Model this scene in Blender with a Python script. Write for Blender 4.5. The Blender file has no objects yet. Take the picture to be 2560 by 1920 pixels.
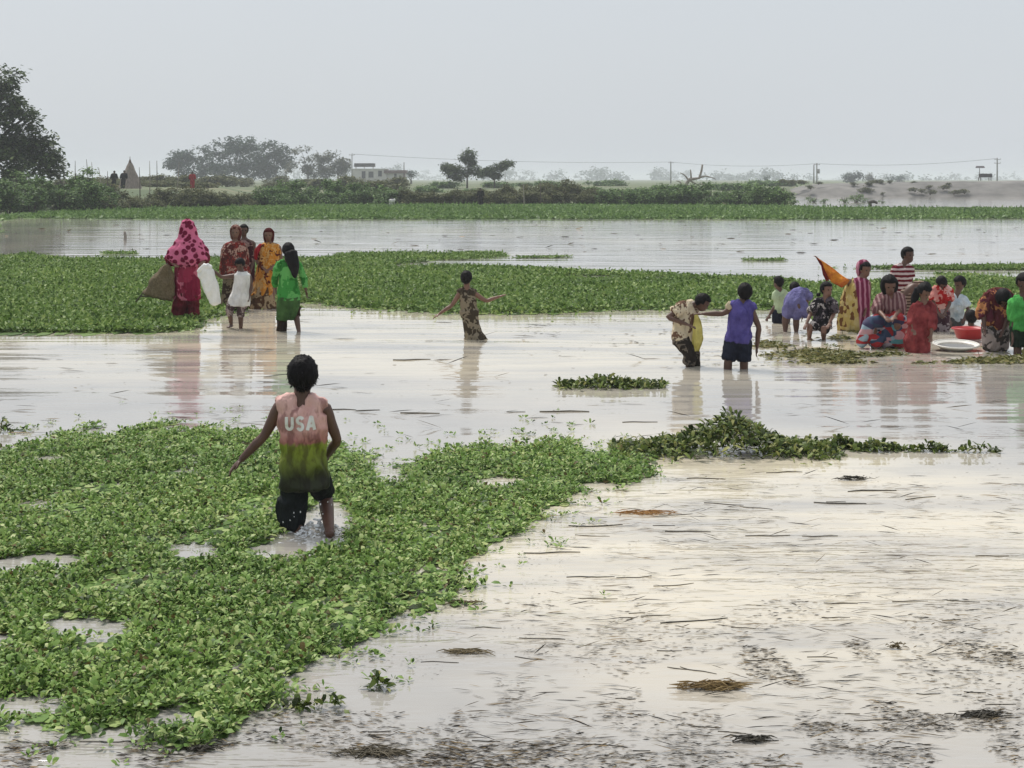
import bpy, math, random
import numpy as np
from mathutils import Vector, Matrix, noise
from mathutils.bvhtree import BVHTree

random.seed(7)
RNG = np.random.default_rng(11)
SC = bpy.context.scene
COL = SC.collection

# ------------------------------------------------------------------ camera, sky, sun, exposure
F, H, HY, CX = 4200.0, 2.2, 448.0, 1280.0        # focal length and horizon in photo pixels, eye height
cam = bpy.data.cameras.new('camera')
cam.sensor_width = 36.0
cam.lens = F / 2560.0 * 36.0
cam.shift_y = -(960.0 - HY) / 2560.0
cam.clip_start, cam.clip_end = 0.1, 20000.0
cam_ob = bpy.data.objects.new('camera', cam)
cam_ob.location = (0, 0, H)
cam_ob.rotation_euler = (math.radians(90), 0, 0)
COL.objects.link(cam_ob)
SC.camera = cam_ob

SUN_EL, SUN_AZ = 58.0, 330.0                      # azimuth measured from +Y towards +X
world = bpy.data.worlds.new('World')
SC.world = world
world.use_nodes = True
wn, wl = world.node_tree.nodes, world.node_tree.links
wn.clear()
w_out = wn.new('ShaderNodeOutputWorld')
w_bg = wn.new('ShaderNodeBackground')
w_sky = wn.new('ShaderNodeTexSky')
w_sky.sky_type = 'NISHITA'
w_sky.sun_disc = False
w_sky.sun_elevation = math.radians(SUN_EL)
w_sky.sun_rotation = math.radians(SUN_AZ)
w_sky.air_density, w_sky.dust_density, w_sky.ozone_density = 1.0, 4.0, 1.0
w_mix = wn.new('ShaderNodeMixRGB')                # thin even cloud over the whole sky
w_mix.inputs[0].default_value = 0.86
w_mix.inputs[2].default_value = (6.0, 6.4, 6.85, 1)
w_bg.inputs[1].default_value = 0.1
w_n = wn.new('ShaderNodeTexNoise')
w_n.inputs['Scale'].default_value = 2.2
w_n.inputs['Detail'].default_value = 4
w_r = wn.new('ShaderNodeValToRGB')
w_r.color_ramp.elements[0].color = (5.8, 6.2, 6.65, 1)
w_r.color_ramp.elements[1].color = (6.3, 6.7, 7.1, 1)
wl.new(w_n.outputs['Fac'], w_r.inputs[0])
wl.new(w_r.outputs[0], w_mix.inputs[2])
wl.new(w_sky.outputs[0], w_mix.inputs[1])
wl.new(w_mix.outputs[0], w_bg.inputs[0])
wl.new(w_bg.outputs[0], w_out.inputs[0])

sun = bpy.data.lights.new('sun', 'SUN')
sun.energy, sun.angle, sun.color = 3.0, math.radians(18), (1.0, 0.96, 0.9)
sun_ob = bpy.data.objects.new('sun', sun)
az, el = math.radians(SUN_AZ), math.radians(SUN_EL)
sdir = Vector((math.sin(az) * math.cos(el), math.cos(az) * math.cos(el), math.sin(el)))
sun_ob.rotation_euler = (-sdir).to_track_quat('-Z', 'Y').to_euler()
sun_ob.location = (0, 0, 60)
COL.objects.link(sun_ob)

SC.view_settings.view_transform = 'Standard'
SC.view_settings.look = 'None'
SC.view_settings.exposure = 0.15
SC.view_settings.gamma = 1.0
SC.view_settings.use_curve_mapping = False
SC.cycles.use_denoising = True
SC.cycles.max_bounces = 5
SC.cycles.diffuse_bounces = 3
SC.cycles.glossy_bounces = 3
SC.cycles.transmission_bounces = 2
SC.cycles.volume_bounces = 1

K = 2560.0 / 2212.0
BED = -0.25


def gp(px, py, z=0.0):
    d = (H - z) * F / (py - HY)
    return Vector(((px - CX) / F * d, d, z))


def pp(px, py, d):
    return Vector(((px - CX) / F * d, d, H - (py - HY) / F * d))


# ------------------------------------------------------------------ object helpers
def tag(o, label=None, cat=None, group=None, kind=None):
    if label: o['label'] = label
    if cat: o['category'] = cat
    if group: o['group'] = group
    if kind: o['kind'] = kind
    return o


def empty(name, loc, label=None, cat=None, group=None, rz=0.0):
    o = bpy.data.objects.new(name, None)
    o.location = loc
    o.rotation_euler = (0, 0, rz)
    o.empty_display_size = 0.2
    COL.objects.link(o)
    return tag(o, label, cat, group)


def link(name, me, mat=None, parent=None, loc=(0, 0, 0), smooth=True):
    o = bpy.data.objects.new(name, me)
    if mat is not None:
        me.materials.clear()
        for m in (mat if isinstance(mat, (list, tuple)) else [mat]):
            me.materials.append(m)
    if smooth and len(me.polygons):
        me.polygons.foreach_set('use_smooth', [True] * len(me.polygons))
    o.location = loc
    o.parent = parent
    COL.objects.link(o)
    return o


def copy_tree(o, parent=None):
    c = o.copy()
    COL.objects.link(c)
    c.parent = parent
    for ch in o.children:
        copy_tree(ch, c)
    return c


def np_mesh(name, V, polys_sizes, loops, mat_idx=None, smooth=False):
    me = bpy.data.meshes.new(name)
    V = np.asarray(V, dtype=np.float32)
    me.vertices.add(len(V))
    me.vertices.foreach_set('co', V.ravel())
    loops = np.asarray(loops, dtype=np.int32)
    sizes = np.asarray(polys_sizes, dtype=np.int32)
    me.loops.add(len(loops))
    me.loops.foreach_set('vertex_index', loops)
    me.polygons.add(len(sizes))
    starts = np.concatenate([[0], np.cumsum(sizes)[:-1]]).astype(np.int32)
    me.polygons.foreach_set('loop_start', starts)
    me.polygons.foreach_set('loop_total', sizes)
    if mat_idx is not None:
        me.polygons.foreach_set('material_index', np.asarray(mat_idx, dtype=np.int32))
    me.update(calc_edges=True)
    me.validate()
    return me


class Geo:
    """collects closed shapes"""
    def __init__(self):
        self.v, self.f = [], []

    def tube(self, pts, rad, n=10, wide=None, sub=1, cap=0.5):
        pts = [Vector(p) for p in pts]
        rad = [(r, r) if not isinstance(r, (tuple, list)) else tuple(r) for r in rad]
        if sub > 1 and len(pts) > 2:
            P2, R2 = [], []
            for i in range(len(pts) - 1):
                p0, p1, p2, p3 = pts[max(i - 1, 0)], pts[i], pts[i + 1], pts[min(i + 2, len(pts) - 1)]
                for s in range(sub):
                    t = s / sub
                    P2.append(0.5 * ((2 * p1) + (p2 - p0) * t + (2 * p0 - 5 * p1 + 4 * p2 - p3) * t * t + (3 * p1 - p0 - 3 * p2 + p3) * t ** 3))
                    u = t * t * (3 - 2 * t)
                    R2.append(tuple(rad[i][k] * (1 - u) + rad[i + 1][k] * u for k in (0, 1)))
            P2.append(pts[-1]); R2.append(rad[-1])
            pts, rad = P2, R2
        b0 = len(self.v)
        m = len(pts)
        side = Vector(wide) if wide is not None else None
        for i in range(m):
            t = (pts[min(i + 1, m - 1)] - pts[max(i - 1, 0)])
            t = t.normalized() if t.length > 1e-9 else Vector((0, 0, 1))
            if side is None:
                side = t.orthogonal()
            s = side - t * side.dot(t)
            s = s.normalized() if s.length > 1e-6 else t.orthogonal().normalized()
            side = s if wide is None else Vector(wide)
            u = t.cross(s)
            if i == 0:
                self.v.append(pts[0] - t * (cap * min(rad[0])))
            for k in range(n):
                a = 2 * math.pi * k / n
                self.v.append(pts[i] + s * (math.cos(a) * rad[i][0]) + u * (math.sin(a) * rad[i][1]))
            if i == m - 1:
                self.v.append(pts[-1] + t * (cap * min(rad[-1])))
        for i in range(m - 1):
            for k in range(n):
                a = b0 + 1 + i * n + k
                b = b0 + 1 + i * n + (k + 1) % n
                self.f.append((a, b, b + n, a + n))
        for k in range(n):
            self.f.append((b0, b0 + 1 + (k + 1) % n, b0 + 1 + k))
            e = b0 + 1 + (m - 1) * n
            self.f.append((len(self.v) - 1, e + k, e + (k + 1) % n))
        return self

    def ell(self, c, r, rot=None, nu=14, nv=9):
        c = Vector(c)
        R = rot if rot is not None else Matrix.Identity(3)
        b0 = len(self.v)
        self.v.append(c + R @ Vector((0, 0, r[2])))
        for j in range(1, nv):
            ph = math.pi * j / nv
            for k in range(nu):
                a = 2 * math.pi * k / nu
                self.v.append(c + R @ Vector((r[0] * math.sin(ph) * math.cos(a), r[1] * math.sin(ph) * math.sin(a), r[2] * math.cos(ph))))
        self.v.append(c - R @ Vector((0, 0, r[2])))
        last = len(self.v) - 1
        for k in range(nu):
            k2 = (k + 1) % nu
            self.f.append((b0, b0 + 1 + k, b0 + 1 + k2))
            for j in range(nv - 2):
                a = b0 + 1 + j * nu
                self.f.append((a + k, a + nu + k, a + nu + k2, a + k2))
            a = b0 + 1 + (nv - 2) * nu
            self.f.append((a + k, last, a + k2))
        return self

    def box(self, c, s, rot=None):
        c = Vector(c)
        R = rot if rot is not None else Matrix.Identity(3)
        b = len(self.v)
        for dz in (-1, 1):
            for dy in (-1, 1):
                for dx in (-1, 1):
                    self.v.append(c + R @ Vector((dx * s[0] / 2, dy * s[1] / 2, dz * s[2] / 2)))
        for q in ((0, 2, 3, 1), (4, 5, 7, 6), (0, 1, 5, 4), (2, 6, 7, 3), (0, 4, 6, 2), (1, 3, 7, 5)):
            self.f.append(tuple(b + i for i in q))
        return self

    def mesh(self, name='mesh'):
        me = bpy.data.meshes.new(name)
        me.from_pydata([tuple(v) for v in self.v], [], self.f)
        me.update()
        return me


def remesh(geo, voxel, smooth=2, fac=0.5):
    me = geo.mesh('tmp')
    ob = bpy.data.objects.new('tmp', me)
    COL.objects.link(ob)
    m = ob.modifiers.new('r', 'REMESH')
    m.mode = 'VOXEL'
    m.voxel_size = voxel
    if smooth:
        s = ob.modifiers.new('s', 'SMOOTH')
        s.factor, s.iterations = fac, smooth
    dg = bpy.context.evaluated_depsgraph_get()
    dg.update()
    out = bpy.data.meshes.new_from_object(ob.evaluated_get(dg))
    bpy.data.objects.remove(ob)
    bpy.data.meshes.remove(me)
    return out


def wrinkle(me, amp, freq=(14, 14, 7), seed=0.0):
    n = len(me.vertices)
    co = np.empty(n * 3, dtype=np.float32)
    me.vertices.foreach_get('co', co)
    no = np.empty(n * 3, dtype=np.float32)
    me.vertices.foreach_get('normal', no)
    co = co.reshape(-1, 3); no = no.reshape(-1, 3)
    d = np.array([noise.noise(Vector((c[0] * freq[0] + seed, c[1] * freq[1], c[2] * freq[2]))) for c in co], dtype=np.float32)
    d = amp * (1 - 2 * np.abs(d)) * 0.8
    co += no * d[:, None]
    me.vertices.foreach_set('co', co.ravel())
    me.update()


# ------------------------------------------------------------------ materials
def new_mat(name):
    m = bpy.data.materials.new(name)
    m.use_nodes = True
    nt = m.node_tree
    return m, nt.nodes, nt.links, nt.nodes['Principled BSDF']


def ramp(nodes, stops, interp='LINEAR'):
    r = nodes.new('ShaderNodeValToRGB')
    r.color_ramp.interpolation = interp
    e = r.color_ramp.elements
    while len(e) > 1:
        e.remove(e[-1])
    e[0].position, e[0].color = stops[0][0], (*stops[0][1], 1)
    for p, c in stops[1:]:
        x = e.new(p)
        x.color = (*c, 1)
    return r


def tex_noise(nodes, links, scale, detail=3, coord='Object', vec_scale=None, rough=0.55):
    t = nodes.new('ShaderNodeTexNoise')
    t.inputs['Scale'].default_value = scale
    t.inputs['Detail'].default_value = detail
    t.inputs['Roughness'].default_value = rough
    c = nodes.new('ShaderNodeTexCoord')
    if vec_scale:
        mp = nodes.new('ShaderNodeMapping')
        mp.inputs['Scale'].default_value = vec_scale
        links.new(c.outputs[coord], mp.inputs[0])
        links.new(mp.outputs[0], t.inputs['Vector'])
    else:
        links.new(c.outputs[coord], t.inputs['Vector'])
    return t


def add_bump(nodes, links, bsdf, height_socket, strength, dist):
    b = nodes.new('ShaderNodeBump')
    b.inputs['Strength'].default_value = strength
    b.inputs['Distance'].default_value = dist
    links.new(height_socket, b.inputs['Height'])
    links.new(b.outputs[0], bsdf.inputs['Normal'])
    return b


def mat_noise(name, c1, c2, scale=5, rough=0.8, bump=0.3, dist=0.01, detail=4, vec_scale=None):
    m, n, l, b = new_mat(name)
    t = tex_noise(n, l, scale, detail, vec_scale=vec_scale)
    r = ramp(n, [(0.3, c1), (0.7, c2)])
    l.new(t.outputs['Fac'], r.inputs[0])
    l.new(r.outputs[0], b.inputs['Base Color'])
    b.inputs['Roughness'].default_value = rough
    if bump:
        add_bump(n, l, b, t.outputs['Fac'], bump, dist)
    return m


def mat_leaf(name, stops, rough=0.45, trans=0.25):
    m, n, l, b = new_mat(name)
    g = n.new('ShaderNodeNewGeometry')
    r = ramp(n, stops)
    l.new(g.outputs['Random Per Island'], r.inputs[0])
    t = tex_noise(n, l, 0.35, 3)
    mul = n.new('ShaderNodeMixRGB')
    mul.blend_type = 'MULTIPLY'
    mul.inputs[0].default_value = 0.55
    r2 = ramp(n, [(0.3, (0.55, 0.6, 0.5)), (0.7, (1.25, 1.15, 1.0))])
    l.new(t.outputs['Fac'], r2.inputs[0])
    l.new(r.outputs[0], mul.inputs[1])
    l.new(r2.outputs[0], mul.inputs[2])
    l.new(mul.outputs[0], b.inputs['Base Color'])
    b.inputs['Roughness'].default_value = rough
    b.inputs['Specular IOR Level'].default_value = 0.14
    tr = n.new('ShaderNodeBsdfTranslucent')
    l.new(mul.outputs[0], tr.inputs[0])
    mx = n.new('ShaderNodeMixShader')
    mx.inputs[0].default_value = trans
    l.new(b.outputs[0], mx.inputs[1])
    l.new(tr.outputs[0], mx.inputs[2])
    l.new(mx.outputs[0], n['Material Output'].inputs[0])
    return m


def mat_fabric(name, c1, c2=None, pattern='plain', scale=10.0, c3=None, rough=0.85, thr=0.5):
    m, n, l, b = new_mat(name)
    co = n.new('ShaderNodeTexCoord')
    if pattern == 'plain' or c2 is None:
        t = tex_noise(n, l, 7, 4)
        d = tuple(x * 0.62 for x in c1)
        r = ramp(n, [(0.3, d if c2 is None else c2), (0.62, c1)])
        l.new(t.outputs['Fac'], r.inputs[0])
    elif pattern == 'dots':
        t = n.new('ShaderNodeTexVoronoi')
        t.inputs['Scale'].default_value = scale
        l.new(co.outputs['Object'], t.inputs['Vector'])
        r = ramp(n, [(thr - 0.06, c2), (thr + 0.02, c1)])
        l.new(t.outputs['Distance'], r.inputs[0])
    elif pattern == 'stripe':
        t = n.new('ShaderNodeTexWave')
        t.bands_direction = 'DIAGONAL' if c3 else 'Z'
        t.inputs['Scale'].default_value = scale
        t.inputs['Distortion'].default_value = 1.6
        t.inputs['Detail Scale'].default_value = 2.0
        l.new(co.outputs['Object'], t.inputs['Vector'])
        st = [(0.0, c1), (thr - 0.03, c1), (thr + 0.03, c2)]
        if c3: st += [(0.8, c2), (0.84, c3)]
        r = ramp(n, st)
        l.new(t.outputs['Fac'], r.inputs[0])
    elif pattern == 'vstripe':
        t = n.new('ShaderNodeTexWave')
        t.bands_direction = 'X'
        t.inputs['Scale'].default_value = scale
        t.inputs['Distortion'].default_value = 2.5
        l.new(co.outputs['Object'], t.inputs['Vector'])
        r = ramp(n, [(thr - 0.05, c1), (thr + 0.05, c2)])
        l.new(t.outputs['Fac'], r.inputs[0])
    else:                                           # floral: cells in two or three colours
        t = n.new('ShaderNodeTexVoronoi')
        t.inputs['Scale'].default_value = scale
        nz = tex_noise(n, l, scale * 0.8, 2)
        mx = n.new('ShaderNodeMixRGB')
        mx.inputs[0].default_value = 0.25
        l.new(co.outputs['Object'], mx.inputs[1])
        l.new(nz.outputs['Color'], mx.inputs[2])
        l.new(mx.outputs[0], t.inputs['Vector'])
        sp = n.new('ShaderNodeSeparateColor')
        l.new(t.outputs['Color'], sp.inputs[0])
        st = [(0.0, c1), (thr, c2)]
        if c3: st.append((0.5 + thr / 2, c3))
        r = ramp(n, st, 'CONSTANT')
        l.new(sp.outputs[0], r.inputs[0])
    l.new(r.outputs[0], b.inputs['Base Color'])
    b.inputs['Roughness'].default_value = rough
    b.inputs['Specular IOR Level'].default_value = 0.08
    w = tex_noise(n, l, 13, 3, vec_scale=(1.7, 1.7, 0.5))
    add_bump(n, l, b, w.outputs['Fac'], 1.0, 0.045)
    return m


M_SKIN = mat_noise('skin', (0.075, 0.034, 0.022), (0.115, 0.054, 0.034), 9, 0.5, 0.1, 0.003)
M_SKIN_LIGHT = mat_noise('skin_light', (0.14, 0.068, 0.042), (0.20, 0.10, 0.065), 9, 0.5, 0.1, 0.003)
M_HAIR = mat_noise('hair', (0.004, 0.0035, 0.004), (0.011, 0.009, 0.010), 30, 0.6, 0.8, 0.01, vec_scale=(2, 2, 0.5))
M_HAIR.node_tree.nodes['Principled BSDF'].inputs['Specular IOR Level'].default_value = 0.12
M_EYE = mat_noise('eye', (0.01, 0.008, 0.007), (0.02, 0.015, 0.012), 20, 0.25, 0)
M_LIP = mat_noise('lip', (0.12, 0.04, 0.035), (0.15, 0.05, 0.045), 20, 0.5, 0)

LEAF_NEAR = mat_leaf('leaf_near', [(0.0, (0.17, 0.12, 0.05)), (0.03, (0.10, 0.085, 0.03)), (0.045, (0.025, 0.05, 0.012)), (0.18, (0.075, 0.145, 0.03)), (0.45, (0.19, 0.325, 0.08)), (0.8, (0.33, 0.47, 0.15)), (1.0, (0.54, 0.60, 0.28))])
LEAF_MID = mat_leaf('leaf_mid', [(0.0, (0.04, 0.08, 0.015)), (0.35, (0.13, 0.225, 0.055)), (0.8, (0.235, 0.35, 0.105)), (1.0, (0.36, 0.45, 0.17))])
LEAF_FAR = mat_leaf('leaf_far', [(0.0, (0.08, 0.15, 0.045)), (0.6, (0.16, 0.27, 0.08)), (1.0, (0.22, 0.33, 0.11))])
ROOT_SHADE = mat_noise('weed_roots_shade', (0.012, 0.02, 0.006), (0.032, 0.042, 0.014), 8, 0.9, 0.5, 0.02)  # root colour kept near black to paint the shade between leaves
LEAF_SHRUB = mat_leaf('leaf_shrub', [(0.0, (0.025, 0.055, 0.02)), (0.5, (0.105, 0.20, 0.06)), (1.0, (0.22, 0.33, 0.11))], 0.55)
LEAF_OLIVE = mat_leaf('leaf_olive', [(0.0, (0.05, 0.062, 0.025)), (0.6, (0.12, 0.14, 0.065)), (1.0, (0.22, 0.21, 0.11))], 0.7)
LEAF_TREE = mat_leaf('leaf_tree', [(0.0, (0.018, 0.036, 0.014)), (0.5, (0.06, 0.10, 0.04)), (1.0, (0.15, 0.20, 0.085))], 0.5)
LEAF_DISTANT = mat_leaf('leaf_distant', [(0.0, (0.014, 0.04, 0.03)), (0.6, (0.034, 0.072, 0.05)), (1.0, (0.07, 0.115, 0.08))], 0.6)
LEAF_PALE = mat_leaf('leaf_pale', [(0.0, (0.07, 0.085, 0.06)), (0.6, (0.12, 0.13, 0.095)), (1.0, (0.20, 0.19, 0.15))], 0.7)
BARK = mat_noise('bark', (0.05, 0.04, 0.03), (0.12, 0.10, 0.08), 6, 0.9, 0.6, 0.03, vec_scale=(1, 1, 0.3))
DEADWOOD = mat_noise('dead_wood', (0.22, 0.19, 0.16), (0.36, 0.32, 0.28), 6, 0.9, 0.4, 0.02)
STRAW_DARK = mat_noise('wet_straw', (0.02, 0.017, 0.012), (0.06, 0.05, 0.03), 12, 0.7, 0.3, 0.005)
STRAW = mat_noise('straw', (0.10, 0.075, 0.035), (0.22, 0.17, 0.09), 12, 0.8, 0.3, 0.005)

# muddy water: silt colours it, darker patches paint ripple shading, surface mirrors the sky
m, n, l, b = new_mat('muddy_water')
t = tex_noise(n, l, 0.16, 6, vec_scale=(1.0, 0.6, 1), rough=0.62)
r = ramp(n, [(0.3, (0.25, 0.245, 0.24)), (0.5, (0.39, 0.365, 0.33)), (0.7, (0.58, 0.52, 0.43))])  # low end darkened in patches, in place of ripple contrast
l.new(t.outputs['Fac'], r.inputs[0])
cs = n.new('ShaderNodeTexCoord'); ms = n.new('ShaderNodeMapping')                # silt stirred up by the waders
ms.inputs['Location'].default_value = (0.05, -3.0, 0); ms.inputs['Scale'].default_value = (0.10, 0.125, 0)
l.new(cs.outputs['Object'], ms.inputs[0])
gs = n.new('ShaderNodeTexGradient'); gs.gradient_type = 'SPHERICAL'
l.new(ms.outputs[0], gs.inputs[0])
ns = tex_noise(n, l, 0.9, 5, vec_scale=(0.35, 1.2, 1), rough=0.65)
mg_ = n.new('ShaderNodeMath'); mg_.operation = 'MULTIPLY'
rs_ = ramp(n, [(0.36, (0, 0, 0)), (0.58, (1, 1, 1))])
l.new(ns.outputs['Fac'], rs_.inputs[0])
rg_ = ramp(n, [(0.0, (0, 0, 0)), (0.5, (1, 1, 1))])
l.new(gs.outputs['Fac'], rg_.inputs[0])
ms2 = n.new('ShaderNodeMapping')
ms2.inputs['Location'].default_value = (-0.48, -2.4, 0); ms2.inputs['Scale'].default_value = (0.30, 0.22, 0)
l.new(cs.outputs['Object'], ms2.inputs[0])
gs2 = n.new('ShaderNodeTexGradient'); gs2.gradient_type = 'SPHERICAL'
l.new(ms2.outputs[0], gs2.inputs[0])
mxx = n.new('ShaderNodeMath'); mxx.operation = 'MAXIMUM'
l.new(gs.outputs['Fac'], mxx.inputs[0]); l.new(gs2.outputs['Fac'], mxx.inputs[1])
l.new(mxx.outputs[0], rg_.inputs[0])
l.new(rs_.outputs[0], mg_.inputs[0]); l.new(rg_.outputs[0], mg_.inputs[1])
silt = n.new('ShaderNodeMixRGB'); silt.inputs[2].default_value = (0.68, 0.605, 0.47, 1)
l.new(mg_.outputs[0], silt.inputs[0]); l.new(r.outputs[0], silt.inputs[1])
l.new(silt.outputs[0], b.inputs['Base Color'])
b.inputs['Roughness'].default_value = 0.04
b.inputs['IOR'].default_value = 1.48
def wmath(op, a, b_):
    q = n.new('ShaderNodeMath'); q.operation = op
    for k_, v_ in enumerate((a, b_)):
        if isinstance(v_, (int, float)): q.inputs[k_].default_value = v_
        else: l.new(v_, q.inputs[k_])
    return q.outputs[0]
swell = tex_noise(n, l, 1.0, 2, vec_scale=(0.16, 1.1, 1))            # long low waves
chop = tex_noise(n, l, 4.5, 3, vec_scale=(0.4, 1.3, 1), rough=0.6)   # short ripples
fine = tex_noise(n, l, 16.0, 2, vec_scale=(0.55, 1.2, 1))
patch = tex_noise(n, l, 0.3, 3, vec_scale=(0.5, 1.0, 1))
rp_ = ramp(n, [(0.40, (0.12, 0.12, 0.12)), (0.62, (1, 1, 1))])
l.new(patch.outputs['Fac'], rp_.inputs[0])
cw = n.new('ShaderNodeTexCoord'); sw = n.new('ShaderNodeSeparateXYZ')
l.new(cw.outputs['Object'], sw.inputs[0])
nb = n.new('ShaderNodeMapRange')                                      # water is ruffled in the shallows by the near bank
nb.inputs[1].default_value, nb.inputs[2].default_value, nb.inputs[3].default_value, nb.inputs[4].default_value = 15.0, 8.0, 0.12, 1.0
l.new(sw.outputs[1], nb.inputs[0])
ruf = wmath('MULTIPLY', rp_.outputs[0], nb.outputs[0])
small = wmath('ADD', wmath('MULTIPLY', chop.outputs['Fac'], 0.042), wmath('MULTIPLY', fine.outputs['Fac'], 0.007))
hgt_ = wmath('ADD', wmath('MULTIPLY', swell.outputs['Fac'], 0.030), wmath('MULTIPLY', small, ruf))
add_bump(n, l, b, hgt_, 1.0, 1.0)
WATER = m

m, n, l, b = new_mat('ground_soil')
t = tex_noise(n, l, 0.05, 5)
r = ramp(n, [(0.35, (0.07, 0.10, 0.04)), (0.5, (0.11, 0.135, 0.06)), (0.65, (0.17, 0.165, 0.09))])
l.new(t.outputs['Fac'], r.inputs[0])
l.new(r.outputs[0], b.inputs['Base Color'])
b.inputs['Roughness'].default_value = 0.95
GROUND = m
EARTH = mat_noise('bank_earth', (0.10, 0.096, 0.088), (0.22, 0.207, 0.19), 0.35, 0.95, 0.6, 0.1, 8)

# ------------------------------------------------------------------ ground, water, embankment
def shore(u):
    """distance of the far shore along the ray through photo column u"""
    return float(np.interp(u, [-2500, -300, 0, 300, 800, 1400, 1985, 2000, 2300, 5000], [80, 92, 102, 120, 141, 143, 140, 300, 330, 330]))


def sstep(a, b, x):
    t = min(1.0, max(0.0, (x - a) / (b - a)))
    return t * t * (3 - 2 * t)


def ground_z(x, y):
    d = max(y, 1e-3)
    if y <= 3:
        return BED + (0.9 - BED) * sstep(3.0, -2.0, y)
    u = CX + F * x / d
    s = shore(max(-2500, min(5000, u)))
    z = BED + sstep(s - 1.5, s + 6, y) * 0.75 + sstep(s + 10, s + 120, y) * 0.5
    z += 0.75 * sstep(130, 160, u) * sstep(640, 540, u) * sstep(s + 12, s + 24, y) * sstep(230, 190, y)
    return z


V, fs = [], []
ds = [0.0] + list(np.geomspace(3, 160, 60)) + list(np.geomspace(170, 7000, 34))
angs = sorted(set(list(np.linspace(-180, -32, 22)) + list(np.linspace(-30, 30, 181)) + list(np.linspace(32, 180, 22))[:-1]))
for d in ds[1:]:
    for a in angs:
        x, y = d * math.sin(math.radians(a)), d * math.cos(math.radians(a))
        V.append((x, y, ground_z(x, y)))
na = len(angs)
for i in range(len(ds) - 2):
    for j in range(na):
        j2 = (j + 1) % na
        fs.append((i * na + j, (i + 1) * na + j, (i + 1) * na + j2, i * na + j2))
V.append((0, 0, ground_z(0, 0)))
for j in range(na):
    fs.append((len(V) - 1, j, (j + 1) % na))
me = bpy.data.meshes.new('ground'); me.from_pydata(V, [], fs); me.update()
tag(link('ground', me, GROUND), kind='structure')

me = bpy.data.meshes.new('water')
me.from_pydata([(-260, -1.0, 0), (260, -1.0, 0), (260, 345, 0), (-260, 345, 0)], [], [(0, 1, 2, 3)])
tag(link('water', me, WATER, smooth=False), kind='structure')

# earth embankment on the right, behind the second sheet of water
V, fs = [], []
xs = np.linspace(34, 330, 150)
prof = [(0, -0.3), (1.5, 0.35), (3.0, 1.0), (5.0, 1.55), (7.0, 1.85), (9, 1.95), (20, 1.9), (26, 0.5), (30, -0.3)]
for i, x in enumerate(xs):
    grow = sstep(34, 62, x)
    end_ = sstep(33.9, 42, x)
    for j, (dy, z) in enumerate(prof):
        nz = noise.noise(Vector((x * 0.25, dy * 0.4, 3.1))) * 0.28 + noise.noise(Vector((x * 0.9, dy, 7.1))) * 0.12
        V.append((x, 214 + dy + noise.noise(Vector((x * 0.1, 0, 0))) * 2 - (x - 34) * 0.02, -0.3 + ((z + 0.3) * (0.78 + 0.22 * grow) + (nz if 0 < j < 8 else 0)) * end_))
m_ = len(prof)
for i in range(len(xs) - 1):
    for j in range(m_ - 1):
        fs.append((i * m_ + j, (i + 1) * m_ + j, (i + 1) * m_ + j + 1, i * m_ + j + 1))
me = bpy.data.meshes.new('embankment'); me.from_pydata(V, [], fs); me.update()
tag(link('embankment', me, EARTH), kind='structure')


# ------------------------------------------------------------------ scattered leaves
def sin_noise(seed, nwaves=9, fmin=0.5, fmax=3.0):
    r = np.random.default_rng(seed)
    k = r.uniform(fmin, fmax, nwaves); a = r.uniform(0, 2 * np.pi, nwaves); p = r.uniform(0, 2 * np.pi, nwaves)
    kx, ky = k * np.cos(a), k * np.sin(a)
    return lambda x, y: sum(np.sin(kx[i] * x + ky[i] * y + p[i]) for i in range(nwaves)) / math.sqrt(nwaves / 2)


def in_poly(px, py, poly):
    inside = np.zeros(px.shape, bool)
    x0, y0 = poly[-1]
    for x1, y1 in poly:
        c = ((y1 > py) != (y0 > py)) & (px < (x0 - x1) * (py - y1) / (y0 - y1 + 1e-12) + x1)
        inside ^= c
        x0, y0 = x1, y1
    return inside


def leaves_np(P, L, W, az, elv, droop=0.5, seg=1):
    """arrays of leaves -> verts, sizes, loops"""
    N = len(P)
    dx, dy = np.cos(az), np.sin(az)
    ce, se = np.cos(elv), np.sin(elv)
    D = np.stack([dx * ce, dy * ce, se], 1)
    S = np.stack([-dy, dx, np.zeros(N)], 1)
    roll = RNG.uniform(-0.7, 0.7, N)
    U = np.cross(D, S) * -1
    S2 = S * np.cos(roll)[:, None] + np.cross(D, S) * np.sin(roll)[:, None]
    L_ = L[:, None]; W_ = W[:, None]
    drop = np.zeros((N, 3)); drop[:, 2] = -droop
    if seg == 1:
        v = np.stack([P, P + D * L_ * 0.5 + S2 * W_ * 0.5, P + D * L_ + drop * L_ * 0.3, P + D * L_ * 0.5 - S2 * W_ * 0.5], 1)
        base = (np.arange(N) * 4)[:, None]
        loops = np.concatenate([base + np.array([0, 1, 2]), base + np.array([0, 2, 3])], 1)
        return v.reshape(-1, 3), np.full(2 * N, 3), loops.ravel(), 4
    m1 = P + D * L_ * 0.35
    m2 = P + D * L_ * 0.72 + drop * L_ * 0.10
    v = np.stack([P, m1 + S2 * W_ * 0.48, m2 + S2 * W_ * 0.38, P + D * L_ * 0.97 + drop * L_ * 0.35, m2 - S2 * W_ * 0.38, m1 - S2 * W_ * 0.48], 1)
    base = (np.arange(N) * 6)[:, None]
    loops = np.concatenate([base + np.array([0, 1, 5]), base + np.array([1, 2, 4, 5]), base + np.array([2, 3, 4])], 1)
    return v.reshape(-1, 3), np.tile([3, 4, 3], N), loops.ravel(), 6


def kpoly(pts):
    return [(x * K, y * K) for x, y in pts]


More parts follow.
